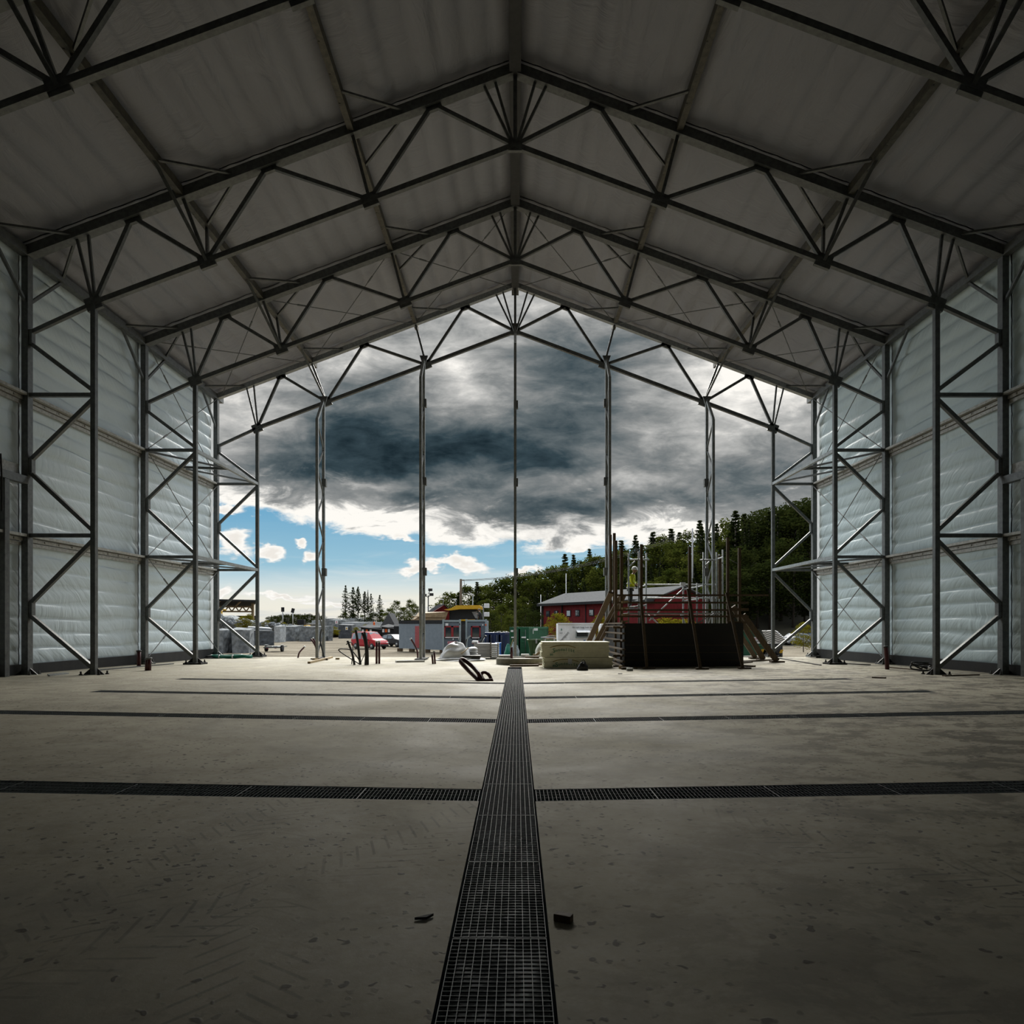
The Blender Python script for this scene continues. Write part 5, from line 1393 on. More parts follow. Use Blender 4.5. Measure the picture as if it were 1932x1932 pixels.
# ---- site huts
def hut(px0, px1, px2, yt, yb, Y, label, long_side):
    """px0..px1 side wall seen at an angle (may be empty), px1..px2 gable end facing the hall"""
    x1, x2 = GX(px1, Y), GX(px2, Y); z0, z1 = P(0, yb, Y).z, P(0, yt, Y).z
    root = thing('site_hut', label, 'site hut', ((x1+x2)/2, Y, z0), 0, 'blue grey site huts')
    Yb = Y * 1.02
    if long_side:
        e = V((GX(px0, Y + 4.5), Y + 4.5, 0)); d = V((x1, Y, 0))
    else:
        e = V((x1, Y + 5.5, 0)); d = V((x1, Y, 0))
    dv = e - d; c2 = V((x2, Y, 0)); c3 = c2 + dv
    mb = MB(); lo, hi = z0 + .22, z1
    n = 22
    def wall(p, q, mbx):
        nn = V(((q - p).y, -(q - p).x, 0)).normalized()
        for k in range(n):
            za = lo + (hi - lo)*k/n; zc = lo + (hi - lo)*(k+1)/n
            A = V((p.x, p.y, za)) + nn*.03; B = V((q.x, q.y, za)) + nn*.03
            Cc = V((q.x, q.y, zc)); D = V((p.x, p.y, zc))
            mbx.add([A, B, Cc, D], [(0, 1, 2, 3)])
    wall(e, d, mb); mb.build('side_cladding', M['hut'], root)
    mb = MB(); wall(d, c2, mb); mb.build('end_cladding', M['hut'], root)
    mb = MB(); wall(c2, c3, mb); wall(c3, e, mb); mb.build('far_cladding', M['hut'], root)
    mb = MB(); mb.add([V((p.x, p.y, hi)) for p in (d, c2, c3, e)] + [V((p.x, p.y, hi + .08)) for p in (d, c2, c3, e)], [(0,1,2,3),(7,6,5,4),(0,4,5,1),(1,5,6,2),(2,6,7,3),(3,7,4,0)])
    mb.build('roof_deck', M['roof_dark'], root)
    fr_ = MB()
    for p in (d, c2): fr_.beam((p.x, p.y - .03, z0 + .1), (p.x, p.y - .03, hi + .14), .16)
    fr_.beam((d.x, d.y - .03, hi), (c2.x, c2.y - .03, hi), .16, .14)
    fr_.build('corner_frame', M['hut_trim'], root)
    MB().beam((d.x, d.y - .04, hi - .12), (e.x, e.y - .04, hi - .12), .06, .24, 0, (0, 0, 1)).build('roof_fascia', M['roof_dark'], root)
    for p in [d.lerp(e, t) for t in (.02, .35, .7, .98)] + [c2 + V((-.2, .05, 0))]:
        MB().box((p.x, p.y + .15, z0 + .08), (.5, .4, .3)).build('support_timber', M['timber'], root)
    return root, d, e, c2, lo, hi
Yh1 = 61.0
h1, d1, e1, c1, lo, hi = hut(753, 836.5, 868, 1171.5, 1231, Yh1, 'long blue grey site hut with red door and red double window', True)
def on(p, q, t): return p.lerp(q, t)
pa, pb = on(e1, d1, .42), on(e1, d1, .5)
nn = V(((d1 - e1).y, -(d1 - e1).x, 0)).normalized()
mb = MB(); ud = (d1 - e1).normalized()
c = (pa + pb)/2 + nn*.05; mb.beam(V((c.x, c.y, lo + .1)), V((c.x, c.y, hi - .45)), .06, .9, 0, tuple(ud)); mb.build('door', M['red_frame'], h1)
def hut_window(root, px0, px1, py0, py1, Y, panes):
    x0, x1 = GX(px0, Y), GX(px1, Y); z0, z1 = P(0, py1, Y).z, P(0, py0, Y).z
    f = MB(); w = .12
    for a, b_, c_, d_ in ((x0, x1, z0, z0 + w), (x0, x1, z1 - w, z1), (x0, x0 + w, z0, z1), (x1 - w, x1, z0, z1)): f.bx(a, b_, Y - .1, Y - .02, c_, d_)
    if panes == 2: f.bx((x0+x1)/2 - .1, (x0+x1)/2 + .1, Y - .1, Y - .02, z0, z1)
    fr = f.build('window_frame', M['red_frame'], root)
    fr.location = fr.location
    for k in range(panes):
        a = x0 + w + (x1 - x0 - 2*w) * k / panes; b_ = x0 + w + (x1 - x0 - 2*w) * (k+1) / panes
        MB().bx(a + .02, b_ - .02, Y - .06, Y - .03, z0 + w, z1 - w).build('window_pane', M['glass'], root)
    MB().bx(x0 + .1, x1 - .1, Y - .14, Y - .02, z0 + .02, z0 + .1).build('window_sill', M['white'], root)
hut_window(h1, 838, 869, 1181, 1204, Yh1, 2)
MB().bx(GX(840.5, Yh1), GX(846, Yh1), Yh1 - .12, Yh1 - .05, P(0, 1180.5, Yh1).z, P(0, 1176, Yh1).z).build('paper_notice', M['white'], h1)
for px, py in ((867, 1177.5), (855, 1206), (866, 1205.5)): MB().box(P(px, py, Yh1 - .08), (.1, .06, .12)).build('wall_lamp', M['white'], h1)
def red_plate(root, px0, px1, py0, py1, Y):
    a, b_ = P(px0, py1, Y), P(px1, py0, Y)
    bd = MB().bx(a.x, b_.x, Y - .07, Y - .03, a.z, b_.z).build('name_plate', M['print_red'], root)
    for k in range(5):
        text('OOOCE'[k], 'lettering', (b_.z - a.z) * 1.05, M['white'], root, (a.x + (b_.x - a.x)*(k + .5)/5, Y - .075, (a.z + b_.z)/2), (pi/2, 0, 0), .005)
red_plate(h1, 844.5, 861.5, 1210, 1215, Yh1)
Yh2 = 62.0
h2, d2, e2, c2_, lo, hi = hut(879, 880, 917, 1171, 1230, Yh2, 'short blue grey site hut with one red framed window', False)
hut_window(h2, 888.5, 907, 1181, 1204.5, Yh2, 1)
MB().box(P(911, 1179, Yh2 - .08), (.1, .06, .14)).build('wall_lamp', M['white'], h2)
MB().box(P(916.5, 1179, Yh2 - .1), (.1, .1, .16)).build('wall_lamp', M['orange'], h2)
red_plate(h2, 890.5, 904, 1210, 1214.5, Yh2)
single(MB().box(G(839.5, 1227) + V((0, -.5, .3)), (.22, .2, .5)), 'gas_bottle', M['print_red'], 'small red canister standing at the corner of the long site hut', 'canister', None, None, False, .05)

# ---- dump truck behind the huts
Yd = 74
root = thing('dump_truck', 'huge yellow dump truck with tan body standing behind the site huts', 'dump truck', (GX(845, Yd), Yd, GZ))
def dq(px, py, dy=0): return P(px, py, Yd + dy)
mb = MB()
mb.add([dq(776, 1172), dq(839, 1172), dq(846, 1154), dq(800, 1157), dq(776, 1172, 5), dq(839, 1172, 5), dq(846, 1154, 5), dq(790, 1155, 5)], [(0,1,2,3),(7,6,5,4),(0,4,5,1),(1,5,6,2),(2,6,7,3),(3,7,4,0)])
mb.bx(GX(776, Yd), GX(840, Yd), Yd - .15, Yd, P(0, 1164.5, Yd).z, P(0, 1163, Yd).z)
mb.bx(GX(776, Yd), GX(838, Yd), Yd - .12, Yd, P(0, 1170.5, Yd).z, P(0, 1168.5, Yd).z)
mb.build('dump_body', M['tan'], root)
mb = MB(); pl = [(838.5, 1150.5), (852, 1147.5), (861, 1142.3), (905, 1142), (908, 1144), (907, 1149), (868, 1149.5), (850, 1151.8)]
mb.prism([(GX(a, Yd), P(0, b_, Yd).z) for a, b_ in pl], (0, Yd - .5, 0), (1, 0, 0), (0, 0, 1), (0, 5, 0)); mb.build('canopy', M['yellow'], root)
MB().bx(GX(846, Yd), GX(898, Yd), Yd + 1, Yd + 4.5, P(0, 1172, Yd).z, P(0, 1150, Yd).z).build('engine_deck', M['black'], root)
MB().prism([(GX(889, Yd), P(0, 1154, Yd).z), (GX(899.5, Yd), P(0, 1153.5, Yd).z), (GX(900, Yd), P(0, 1166.5, Yd).z), (GX(896, Yd), P(0, 1166, Yd).z)], (0, Yd + .8, 0), (1, 0, 0), (0, 0, 1), (0, .1, 0)).build('cab_window', M['silver_car'], root)
MB().bx(GX(868, Yd), GX(896, Yd), Yd + .2, Yd + .6, P(0, 1172, Yd).z, P(0, 1168.5, Yd).z).build('hood', M['yellow'], root, False, True, .08)
MB().bx(GX(800, Yd), GX(900, Yd), Yd + .5, Yd + 4.5, GZ + 1.2, P(0, 1171, Yd).z).build('chassis', M['black'], root)
for px in (812, 885): MB().lathe([(.5, -.5), (1.25, -.5), (1.35, -.4), (1.35, .4), (1.25, .5), (.5, .5)], (GX(px, Yd), Yd + .2, GZ + 1.35), 22, 'y').build('wheel', M['tyre'], root, True)
pp = person('person in dark work clothes standing by the cab window above the second site hut roof', (GX(907, 70), 70, P(0, 1181.5, 70).z), math.radians(168), M['clothes'], M['clothes'], None,
    ((.1, .24, 1.14), (.2, .2, .98), (.22, .18, .9)), ((.16, -.24, 1.2), (.38, -.2, 1.25), (.45, -.19, 1.27)), 1.0, .1)
z_ = P(0, 1181.5, 70).z
root = thing('work_platform', 'steel platform on posts behind the second site hut', 'platform', (GX(906, 70), 70, GZ))
MB().bx(GX(896, 70), GX(914, 70), 69.4, 70.8, z_ - .08, z_).build('deck', M['steel'], root)
for px in (897, 913):
    for y in (69.5, 70.7): MB().beam((GX(px, 70), y, gnd(0, 70)), (GX(px, 70), y, z_ - .06), .08).build('leg', M['steel'], root)

# ---- red house with grey roof
Yr = 100
root = thing('red_house', 'small red house with steep grey roof behind the dump truck', 'house', (GX(825, Yr), Yr, GZ))
def rq(px, py, dy=0): return P(px, py, Yr + dy)
mb = MB(); mb.prism([(GX(800, Yr), GZ), (GX(852, Yr), GZ), (GX(852, Yr), P(0, 1156, Yr).z), (GX(838, Yr), P(0, 1141.5, Yr).z), (GX(808, Yr), P(0, 1160, Yr).z)], (0, Yr, 0), (1, 0, 0), (0, 0, 1), (-1.5, 9, 0))
mb.build('house_wall', M['red'], root)
mb = MB(); mb.add([rq(838, 1140.5, -.4), rq(806, 1161, -.4), rq(799, 1161, 0), rq(824, 1142.5, 0), rq(838, 1139.8, -.4), rq(806, 1160.2, -.4), rq(798, 1160.2, 0), rq(824, 1141.8, 0)], [(0,1,2,3),(7,6,5,4),(0,4,5,1),(1,5,6,2),(2,6,7,3),(3,7,4,0)])
mb.build('near_roof_slope', M['roof_grey'], root)
mb = MB(); mb.add([rq(838, 1140.5, -.4), rq(856, 1157, -.4), rq(852, 1157, 9), rq(826, 1141, 9), rq(838, 1139.8, -.4), rq(856, 1156.3, -.4), rq(852, 1156.3, 9), rq(826, 1140.4, 9)], [(0,1,2,3),(7,6,5,4),(0,4,5,1),(1,5,6,2),(2,6,7,3),(3,7,4,0)])
mb.build('far_roof_slope', M['roof_grey'], root)

# ---- poles, lamps and wires
def pole(name, px, y0, yb, Y, r, label, cat, mat='timber', head=None):
    t = P(px, y0, Y); b = V((t.x, t.y, max(gnd(t.x, Y), hillz(t.x, Y) if t.x > 0 and Y > 80 else -9) - .1))
    root = thing(name, label, cat, b)
    MB().tube([b, t], [r, r*.8], 8).build('pole', M[mat], root, True)
    if head == 'double':
        for dx, dz in ((-.5, 0), (.45, .1), (.3, .75)):
            MB().tube([t + V((0, 0, dz*.6 - .3)), t + V((dx, 0, dz))], .05, 6).build('lamp_arm', M['black'], root)
            MB().box(t + V((dx, -.1, dz)), (.55, .35, .4)).build('lamp_head', M['black'], root, False, True, .05)
    elif head == 'lamp':
        MB().box(t + V((-.25, 0, 0)), (.7, .3, .14)).build('lamp_head', M['white'], root, False, True, .03)
    elif head == 'flood':
        for dz in (0, -.9): MB().box(t + V((.35, 0, dz)), (.55, .3, .45)).build('lamp_head', M['white'], root, False, True, .03)
    elif head == 'cross':
        MB().beam(t + V((-.1, 0, -.15)), t + V((.5, 0, -.15)), .12).build('crossarm', M['timber'], root)
        MB().tube(bez([t + V((.45, 0, -.3)), t + V((.5, 0, -1.2)), t + V((.1, 0, -2.2))]), .03, 5).build('stay_wire', M['black'], root)
    elif head == 'board':
        MB().box(t, (1.1, .4, 1.7), Matrix.Rotation(.25 if px > 540 else 0, 3, 'Y')).build('floodlight_board', M['roof_dark'], root)
    return root
pole('utility_pole', 869.5, 1092.5, 1180, 95, .2, 'tall dark wooden utility pole carrying wires above the dump truck', 'pole', 'timber', 'cross')
pole('floodlight_pole', 808, 1123, 1180, 95, .09, 'dark pole with a cluster of floodlights right of the gable post', 'lamp post', 'black', 'double')
pole('street_lamp', 836, 1131, 1170, 110, .07, 'thin street lamp before the trees, left of the red house ridge', 'lamp post', 'steel', 'lamp')
pole('street_lamp', 860.5, 1131, 1170, 110, .07, 'thin street lamp between the red house and the utility pole', 'lamp post', 'steel', 'lamp')
pole('street_lamp', 892, 1121.5, 1170, 100, .08, 'thin street lamp right of the utility pole', 'lamp post', 'steel_light', 'lamp')
pole('floodlight_pole', 912, 1143, 1190, 72, .08, 'grey pole with two white floodlights beside the second site hut', 'lamp post', 'steel', 'flood')
pole('flagpole', 1068, 1082, 1185, 97, .06, 'bare white flagpole behind the ridge of the long red building', 'pole', 'white')
pole('flagpole', 1020.3, 1122, 1185, 98, .06, 'short white pole at the left end of the long red building', 'pole', 'white')
pole('utility_pole', 1306.5, 997, 1130, 100, .13, 'weathered pole rising from the trees left of the lattice gable post', 'pole', 'timber_grey')
pole('stadium_floodlight', 533.5, 1150, 1190, 260, .25, 'distant floodlight mast with upright dark panel', 'floodlight', 'steel_light', 'board')
pole('stadium_floodlight', 552.5, 1152, 1190, 260, .25, 'distant floodlight mast with tilted dark panel', 'floodlight', 'steel_light', 'board')
for i, (y2, dz) in enumerate(((1000, 0), (1003, -.25), (1006, -.5))):
    a = P(870.5, 1094, 95) + V((.3, 0, dz*.3)); b = P(1306.5, 999 + 3*i, 100)
    pts = [a.lerp(b, t) + V((0, 0, -6.0*t*(1-t))) for t in [k/16 for k in range(17)]]
    single(MB().tube(pts, .022, 5), 'overhead_wire', M['black'], 'thin overhead wire strung from the utility pole to the hillside, %s of three' % ('upper', 'middle', 'lower')[i], 'wire', None, 'overhead wires', True)

# ---- containers and skips
def container(px0, px1, px2, yt, yb, Y, mat, label, depth, doors=True, grp=None):
    """door end px0..px1, ribbed side px1..px2"""
    x0, x1 = GX(px0, Y), GX(px1, Y); z0, z1 = P(0, yb, Y).z, P(0, yt, Y).z
    root = thing('container', label, 'container', ((x0+x1)/2, Y, z0), 0, grp)
    # side goes back to px2
    Y2 = Y + depth; x2 = GX(px2, Y2)
    d = V((x1, Y, 0)); e = V((x2, Y2, 0)); a = V((x0, Y, 0))
    mb = MB(); n = max(8, int((e - d).length / .28)); ud = (e - d).normalized(); nn = V((ud.y, -ud.x, 0))
    for k in range(n):
        for (t0, o0), (t1, o1) in (((k, 0), (k + .3, 0)), ((k + .3, 0), (k + .5, .05)), ((k + .5, .05), (k + .8, .05)), ((k + .8, .05), (k + 1, 0))):
            p = d.lerp(e, t0/n) + nn*(-o0); q = d.lerp(e, t1/n) + nn*(-o1)
            mb.add([V((p.x, p.y, z0 + .15)), V((q.x, q.y, z0 + .15)), V((q.x, q.y, z1 - .12)), V((p.x, p.y, z1 - .12))], [(0, 1, 2, 3)])
    mb.build('ribbed_side', M[mat], root)
    fr_ = MB()
    f2 = a + (e - d)
    for p in (a, d, e, f2): fr_.beam((p.x, p.y, z0), (p.x, p.y, z1), .14)
    for z in (z0 + .08, z1 - .06):
        for p, q in ((a, d), (d, e), (e, f2), (f2, a)): fr_.beam((p.x, p.y, z), (q.x, q.y, z), .12, .16, 0, (0, 0, 1))
    fr_.build('corner_frame', M[mat], root)
    mb = MB(); mb.add([V((p.x, p.y, z1)) for p in (a, d, e, f2)] + [V((p.x, p.y, z1 - .06)) for p in (a, d, e, f2)], [(0,1,2,3),(7,6,5,4),(0,4,5,1),(1,5,6,2),(2,6,7,3),(3,7,4,0)]); mb.build('roof_panel', M[mat], root)
    mb = MB(); mb.add([V((p.x, p.y, z)) for z in (z0 + .1, z1 - .1) for p in (a, f2)] , [(0, 1, 3, 2)]); mb.add([V((p.x, p.y, z)) for z in (z0 + .1, z1 - .1) for p in (f2, e)], [(0, 1, 3, 2)]); mb.build('far_side', M[mat], root)
    if doors:
        for k in range(2):
            xa = x0 + (x1 - x0)*(k*.5) + .08; xb = x0 + (x1 - x0)*(k*.5 + .5) - .05
            dr = MB().bx(xa, xb, Y - .05, Y + .02, z0 + .18, z1 - .15).build('door', M[mat], root)
            m = MB()
            for j in range(5):
                z = z0 + .35 + (z1 - z0 - .7) * j / 4
                m.bx(xa + .1, xb - .1, Y - .09, Y - .05, z - .06, z + .06)
            m.build('door_rib', M[mat], dr)
            MB().tube([(xb - .15, Y - .1, z0 + .2), (xb - .15, Y - .1, z1 - .2)], .022, 6).build('lock_bar', M['steel'], dr, True)
    return root, z0, z1
c_, z0, z1 = container(963, 996, 1033, 1183.5, 1238, 55.5, 'green', 'tall green shipping container with small white notices behind the centre post', 4.6)
for px, py, w, h in ((1004, 1190, .24, .5), (1011, 1187.5, .32, .2)):
    MB().box(P(px, py, 56.6), (w, .04, h)).build('paper_notice', M['white'], c_)
for px, py, w, h in ((966, 1190.5, .2, .15), (988, 1202.5, .36, .12), (967, 1202.5, .2, .1)):
    MB().box(P(px, py, 55.35), (w, .03, h)).build('paper_notice', M['white'], c_)
container(916, 931, 932, 1194, 1234, 58.5, 'blue', 'dark blue container nearer the site huts', 4.0)
container(933, 951, 963, 1194, 1235, 58.0, 'blue', 'dark blue container beside the green shipping container', 3.0)
def skip(px0, px1, yt, yb, Y, mat, label, name='skip'):
    x0, x1 = GX(px0, Y), GX(px1, Y); z0, z1 = P(0, yb, Y).z, P(0, yt, Y).z
    root = thing(name, label, 'skip', ((x0+x1)/2, Y, z0))
    mb = MB(); t = .25
    mb.add([(x0 + t, Y, z0), (x1 - t, Y, z0), (x1, Y - .1, z1), (x0, Y - .1, z1), (x0 + t, Y + 1.8, z0), (x1 - t, Y + 1.8, z0), (x1, Y + 1.9, z1), (x0, Y + 1.9, z1)], [(0,1,2,3),(5,4,7,6),(1,5,6,2),(4,0,3,7),(0,4,5,1)])
    mb.add([(x0 + .1, Y, z1 - .25), (x1 - .1, Y, z1 - .25), (x1 - .1, Y + 1.8, z1 - .25), (x0 + .1, Y + 1.8, z1 - .25)], [(0, 1, 2, 3)])
    mb.build('skip_body', M[mat], root)
    r = MB()
    for p, q in (((x0, Y-.1), (x1, Y-.1)), ((x1, Y-.1), (x1, Y+1.9)), ((x1, Y+1.9), (x0, Y+1.9)), ((x0, Y+1.9), (x0, Y-.1))): r.beam((*p, z1), (*q, z1), .1)
    r.build('skip_rim', M[mat], root)
    m = MB(); k = int((x1 - x0) / .7) + 1
    for i in range(k + 1):
        x = x0 + .25 + (x1 - x0 - .5) * i / k; m.beam((x, Y - .05, z0 + .1), (x, Y - .12, z1), .08)
    m.build('skip_rib', M[mat], root)
    return root
sk = skip(996, 1051, 1208, 1238, 52.5, 'green_olive', 'low olive green skip before the tall green container')
for px in (1012, 1028.5, 1046): MB().bx(GX(px, 52.3) - .06, GX(px, 52.3) + .06, 52.2, 52.34, P(0, 1214, 52.3).z, P(0, 1205.5, 52.3).z).build('lifting_lug', M['steel_light'], sk)
rnd = random.Random(4)
for i in range(7):
    px = rnd.uniform(1030, 1042); q = P(px, 1207, 53.2) + V((0, 0, .102 * i - .33))
    single(MB().box(q, (rnd.uniform(.5, 1.1), rnd.uniform(.3, .8), .1), Euler((0, 0, rnd.uniform(0, 3))).to_matrix()), 'scrap_board', M[('timber', 'tan', 'timber_grey')[i % 3]], 'scrap board on the load of the low olive skip, %s from the bottom' % ORD[i], 'scrap', None, 'scrap boards in the olive skip')
q = P(941, 1222, 49)
root = thing('plastic_crate', 'bright blue plastic bin standing before the blue containers', 'bin', (q.x, q.y, gnd(q.x, q.y)))
MB().bx(GX(934.5, 49), GX(945, 49), 49, 49.7, gnd(0, 49), P(0, 1213.5, 49).z).build('bin_body', M['blue_light'], root, False, True, .02)
MB().bx(GX(934, 49), GX(945.5, 49), 48.97, 49.73, P(0, 1214.5, 49).z, P(0, 1212.6, 49).z).build('bin_rim', M['blue_light'], root)
root = thing('raised_ramp', 'dark raised tail ramp leaning beside the blue container', 'ramp', P(912, 1224, 57))
MB().beam(P(905, 1216, 57), P(916.5, 1199, 57), .12, 1.6).build('ramp_plate', M['black'], root)
MB().tube([P(908, 1214.5, 55.9), P(914.5, 1203, 55.9)], .04, 6).build('ramp_strut', M['steel_light'], root, True)
q = P(900.5, 1209, 50)
root = thing('marker_post', 'thin black and white marker post before the second site hut', 'post', (q.x, 50, gnd(0, 50)))
MB().beam((q.x, 50, gnd(0, 50)), (q.x, 50, P(0, 1209, 50).z), .1).build('lower_post', M['white'], root)
MB().beam((q.x, 50, P(0, 1209, 50).z), (q.x, 50, P(0, 1204, 50).z), .1).build('upper_post', M['black'], root)
for i, (px, py, r, h, m, lb) in enumerate(((958, 1224, .18, .9, 'hose_green', 'clear green wrapped bundle leaning by the blue container'), (969, 1226, .16, 1.0, 'hut_trim', 'pale green sack hanging left of the centre post'), (975, 1225, .14, .8, 'hut_trim', 'pale green sack hanging right of the centre post'))):
    q = P(px, 1236, 45); z0 = gnd(0, 45)
    single(blobmesh((q.x, 45, z0), (r*1.3, r*1.3, h - .1), 40 + i, .16, 20, 1), 'wrapped_bundle', M[m], lb, 'bundle', None, None, True)
q = P(1014, 1226, 36)
root = thing('stone_pallet', 'pallet load wrapped in pale film behind the concrete ring', 'pallet', (q.x, 36, gnd(0, 36)))
blobmesh((GX(1021, 36), 36.4, gnd(0, 36)), (.34, .5, .7), 51, .1, 24, 1).build('wrapped_load', M['foil_pack'], root, True)
MB().beam(P(1007, 1240, 35.8), P(1020, 1229, 35.8), .12, .1).build('loose_batten', M['timber_light'], root)
MB().beam(P(1006, 1242, 35.8), P(1008, 1234, 35.8), .1, .1).build('loose_batten', M['timber_light'], root)
single(MB().beam(P(962, 1224, 50), P(968, 1206, 50), .05), 'leaning_pole', M['timber_light'], 'thin wooden pole leaning against the green container left of the centre post', 'pole')

# white cabin with writing
Yc = 50.5
x0, xm, x1 = GX(1053, Yc), GX(1075, Yc), GX(1123.5, Yc); g = gnd(0, Yc); zt_ = P(0, 1176.5, Yc).z
root = thing('site_cabin', 'white mobile cabin with writing and a propped window flap behind the insulation packs', 'cabin', ((x0+x1)/2, Yc, g))
mb = MB()
A, B_, Cc, D = V((x0, Yc + .35, 0)), V((xm, Yc, 0)), V((x1, Yc, 0)), V((x1, Yc + 2.3, 0)); E_ = V((x0, Yc + 2.3, 0))
poly = [A, B_, Cc, D, E_]
vs = [V((p.x, p.y, g + .45)) for p in poly] + [V((p.x, p.y, zt_)) for p in poly]
mb.add(vs, [(4,3,2,1,0), (5,6,7,8,9)] + [(i, (i+1) % 5, 5 + (i+1) % 5, 5 + i) for i in range(5)])
mb.build('cabin_body', M['white'], root, False, True, .03)
mb = MB(); mb.beam(V((x0, Yc + .33, zt_)), V((xm, Yc - .03, zt_)), .1); mb.beam(V((xm, Yc - .03, zt_)), V((x1, Yc - .03, zt_)), .1); mb.build('roof_edge', M['white_car'], root)
a, b_ = P(1088, 1201, Yc), P(1109, 1192, Yc)
w_ = MB().bx(a.x, b_.x, Yc - .03, Yc + .02, a.z, b_.z).build('window_pane', M['glass'], root)
mb = MB(); mb.bx(a.x - .08, b_.x + .08, Yc - .05, Yc, a.z - .1, a.z); mb.bx(a.x - .08, a.x, Yc - .05, Yc, a.z, b_.z); mb.bx(b_.x, b_.x + .08, Yc - .05, Yc, a.z, b_.z); mb.build('window_frame', M['hut_trim'], root)
mb = MB(); mb.add([(a.x - .05, Yc - .03, b_.z + .12), (b_.x + .1, Yc - .03, b_.z + .12), (b_.x + .15, Yc - .75, b_.z - .05), (a.x, Yc - .75, b_.z - .05), (a.x - .05, Yc - .03, b_.z + .15), (b_.x + .1, Yc - .03, b_.z + .15), (b_.x + .15, Yc - .75, b_.z - .02), (a.x, Yc - .75, b_.z - .02)], [(0,1,2,3),(7,6,5,4),(0,4,5,1),(1,5,6,2),(2,6,7,3),(3,7,4,0)]); mb.build('window_flap', M['white'], root)
for px in (1107.5,): MB().tube([P(px, 1199, Yc - .1), P(px, 1192, Yc - .7)], .015, 5).build('flap_stay', M['steel'], root)
text('Ett nytt bygg hver dag', 'lettering', .17, M['print_grey'], root, P(1099.5, 1183.5, Yc - .04), (pi/2, 0, 0), .004)
an = math.atan2(.35, x0 - xm) + pi
s_ = text('transport', 'lettering', .25, M['print_grey'], root, P(1064.5, 1201.5, Yc + .13), (pi/2, -math.radians(48), math.atan2(-.35, xm - x0)), .004)
s_.rotation_euler = (Matrix.Rotation(math.atan2(-.35, xm - x0), 3, 'Z') @ Matrix.Rotation(pi/2, 3, 'X') @ Matrix.Rotation(math.radians(46), 3, 'Z')).to_euler()
text('KLB', 'lettering', .13, M['print_grey'], root, P(1058.5, 1194.5, Yc + .2), (pi/2, 0, math.atan2(-.35, xm - x0)), .004)
MB().prism([(-.02, -.12), (.03, -.02), (.08, .0), (.03, .03), (.02, .13), (-.02, .03)], P(1059, 1188, Yc + .2), (1, 0, 0), (0, 0, 1), (0, -.01, 0)).build('leaf_emblem', M['hose_green'], root)
for px, py, w, h in ((1103, 1209, .14, .12), (1108.5, 1209.5, .1, .1)): MB().box(P(px, py, Yc - .02), (w, .02, h)).build('blue_emblem', M['print_blue'], root)
for px in (1065, 1112): MB().lathe([(.3, -.1), (.3, .1)], (GX(px, Yc), Yc + .6, g + .3), 16, 'y').build('wheel', M['tyre'], root, True)
Yc2 = 51.5; g = gnd(0, Yc2)
root = thing('portable_toilet', 'narrow white cabin with blue lettering beside the mobile cabin', 'cabin', (GX(1137, Yc2), Yc2, g))
MB().bx(GX(1129, Yc2), GX(1145, Yc2), Yc2 - 1.5, Yc2, g, P(0, 1177, Yc2).z).build('cabin_body', M['white'], root, False, True, .03)
for i in range(2):
    text(('www', 'utleie')[i], 'lettering', .2, M['print_blue'], root, P(1136.5, 1205 + 4*i, Yc2 - 1.54), (pi/2, 0, 0), .004)

# ---- long red building
def hitp(px, py, p0, n):
    d = V(((px - CX)/F, 1, (HY - py)/F)); o = V((0, 0, H))
    return o + d * ((p0 - o).dot(n) / d.dot(n))
R0 = V((3.8, 95, GZ)); dl = V((.512, -.859, 0)).normalized(); nl = V((.859, .512, 0)).normalized()
LR, WR = 22.5, 8.0; ze, zr = 4.2, 5.65
root = thing('red_building', 'long dark red boarded building with grey roof behind the white cabin', 'building', R0)
Q = [R0, R0 + dl*LR, R0 + dl*LR + nl*WR, R0 + nl*WR]
mb = MB()
up = lambda p, z: V((p.x, p.y, z))
mb.add([up(Q[0], GZ), up(Q[1], GZ), up(Q[1], ze), up(Q[0], ze)], [(0, 1, 2, 3)])
mb.add([up(Q[2], GZ), up(Q[3], GZ), up(Q[3], ze), up(Q[2], ze)], [(0, 1, 2, 3)])
for a, b_ in ((Q[1], Q[2]), (Q[3], Q[0])):
    m_ = (a + b_)/2; mb.add([up(a, GZ), up(b_, GZ), up(b_, ze), up(m_, zr - .1), up(a, ze)], [(0, 1, 2, 3, 4)])
mb.build('boarded_wall', M['red'], root)
rl, rr = (Q[0] + Q[3])/2, (Q[1] + Q[2])/2
ov = .6
for s, (a, b_) in ((-1, (Q[0], Q[1])), (1, (Q[3], Q[2]))):
    A = up(a, ze) + nl*(ov*s) - dl*.5 + V((0, 0, -.1)); Bq = up(b_, ze) + nl*(ov*s) + dl*.5 + V((0, 0, -.1))
    Cq = up(rr, zr) + dl*.5; Dq = up(rl, zr) - dl*.5
    t_ = V((0, 0, .14))
    mb = MB().add([A, Bq, Cq, Dq, A + t_, Bq + t_, Cq + t_, Dq + t_], [(0,1,2,3),(7,6,5,4),(0,4,5,1),(1,5,6,2),(2,6,7,3),(3,7,4,0)])
    mb.build('roof_slope', M['roof_grey'], root)
    MB().beam(A + V((0, 0, -.05)), Bq + V((0, 0, -.05)), .14, .3, 0, (0, 0, 1)).build('eave_gutter', M['roof_dark'], root)
for px in (1061.5, 1105.5):
    q = hitp(px, 1160, R0, nl) - nl*.03
    MB().beam(up(q, GZ), up(q, ze), .35 if px < 1100 else .15, .08, 0, tuple(dl)).build('wall_batten', M['roof_dark'], root)
q = Q[0] - nl*.02; MB().beam(up(q, GZ), up(q, ze), .3).build('corner_board', M['roof_dark'], root)
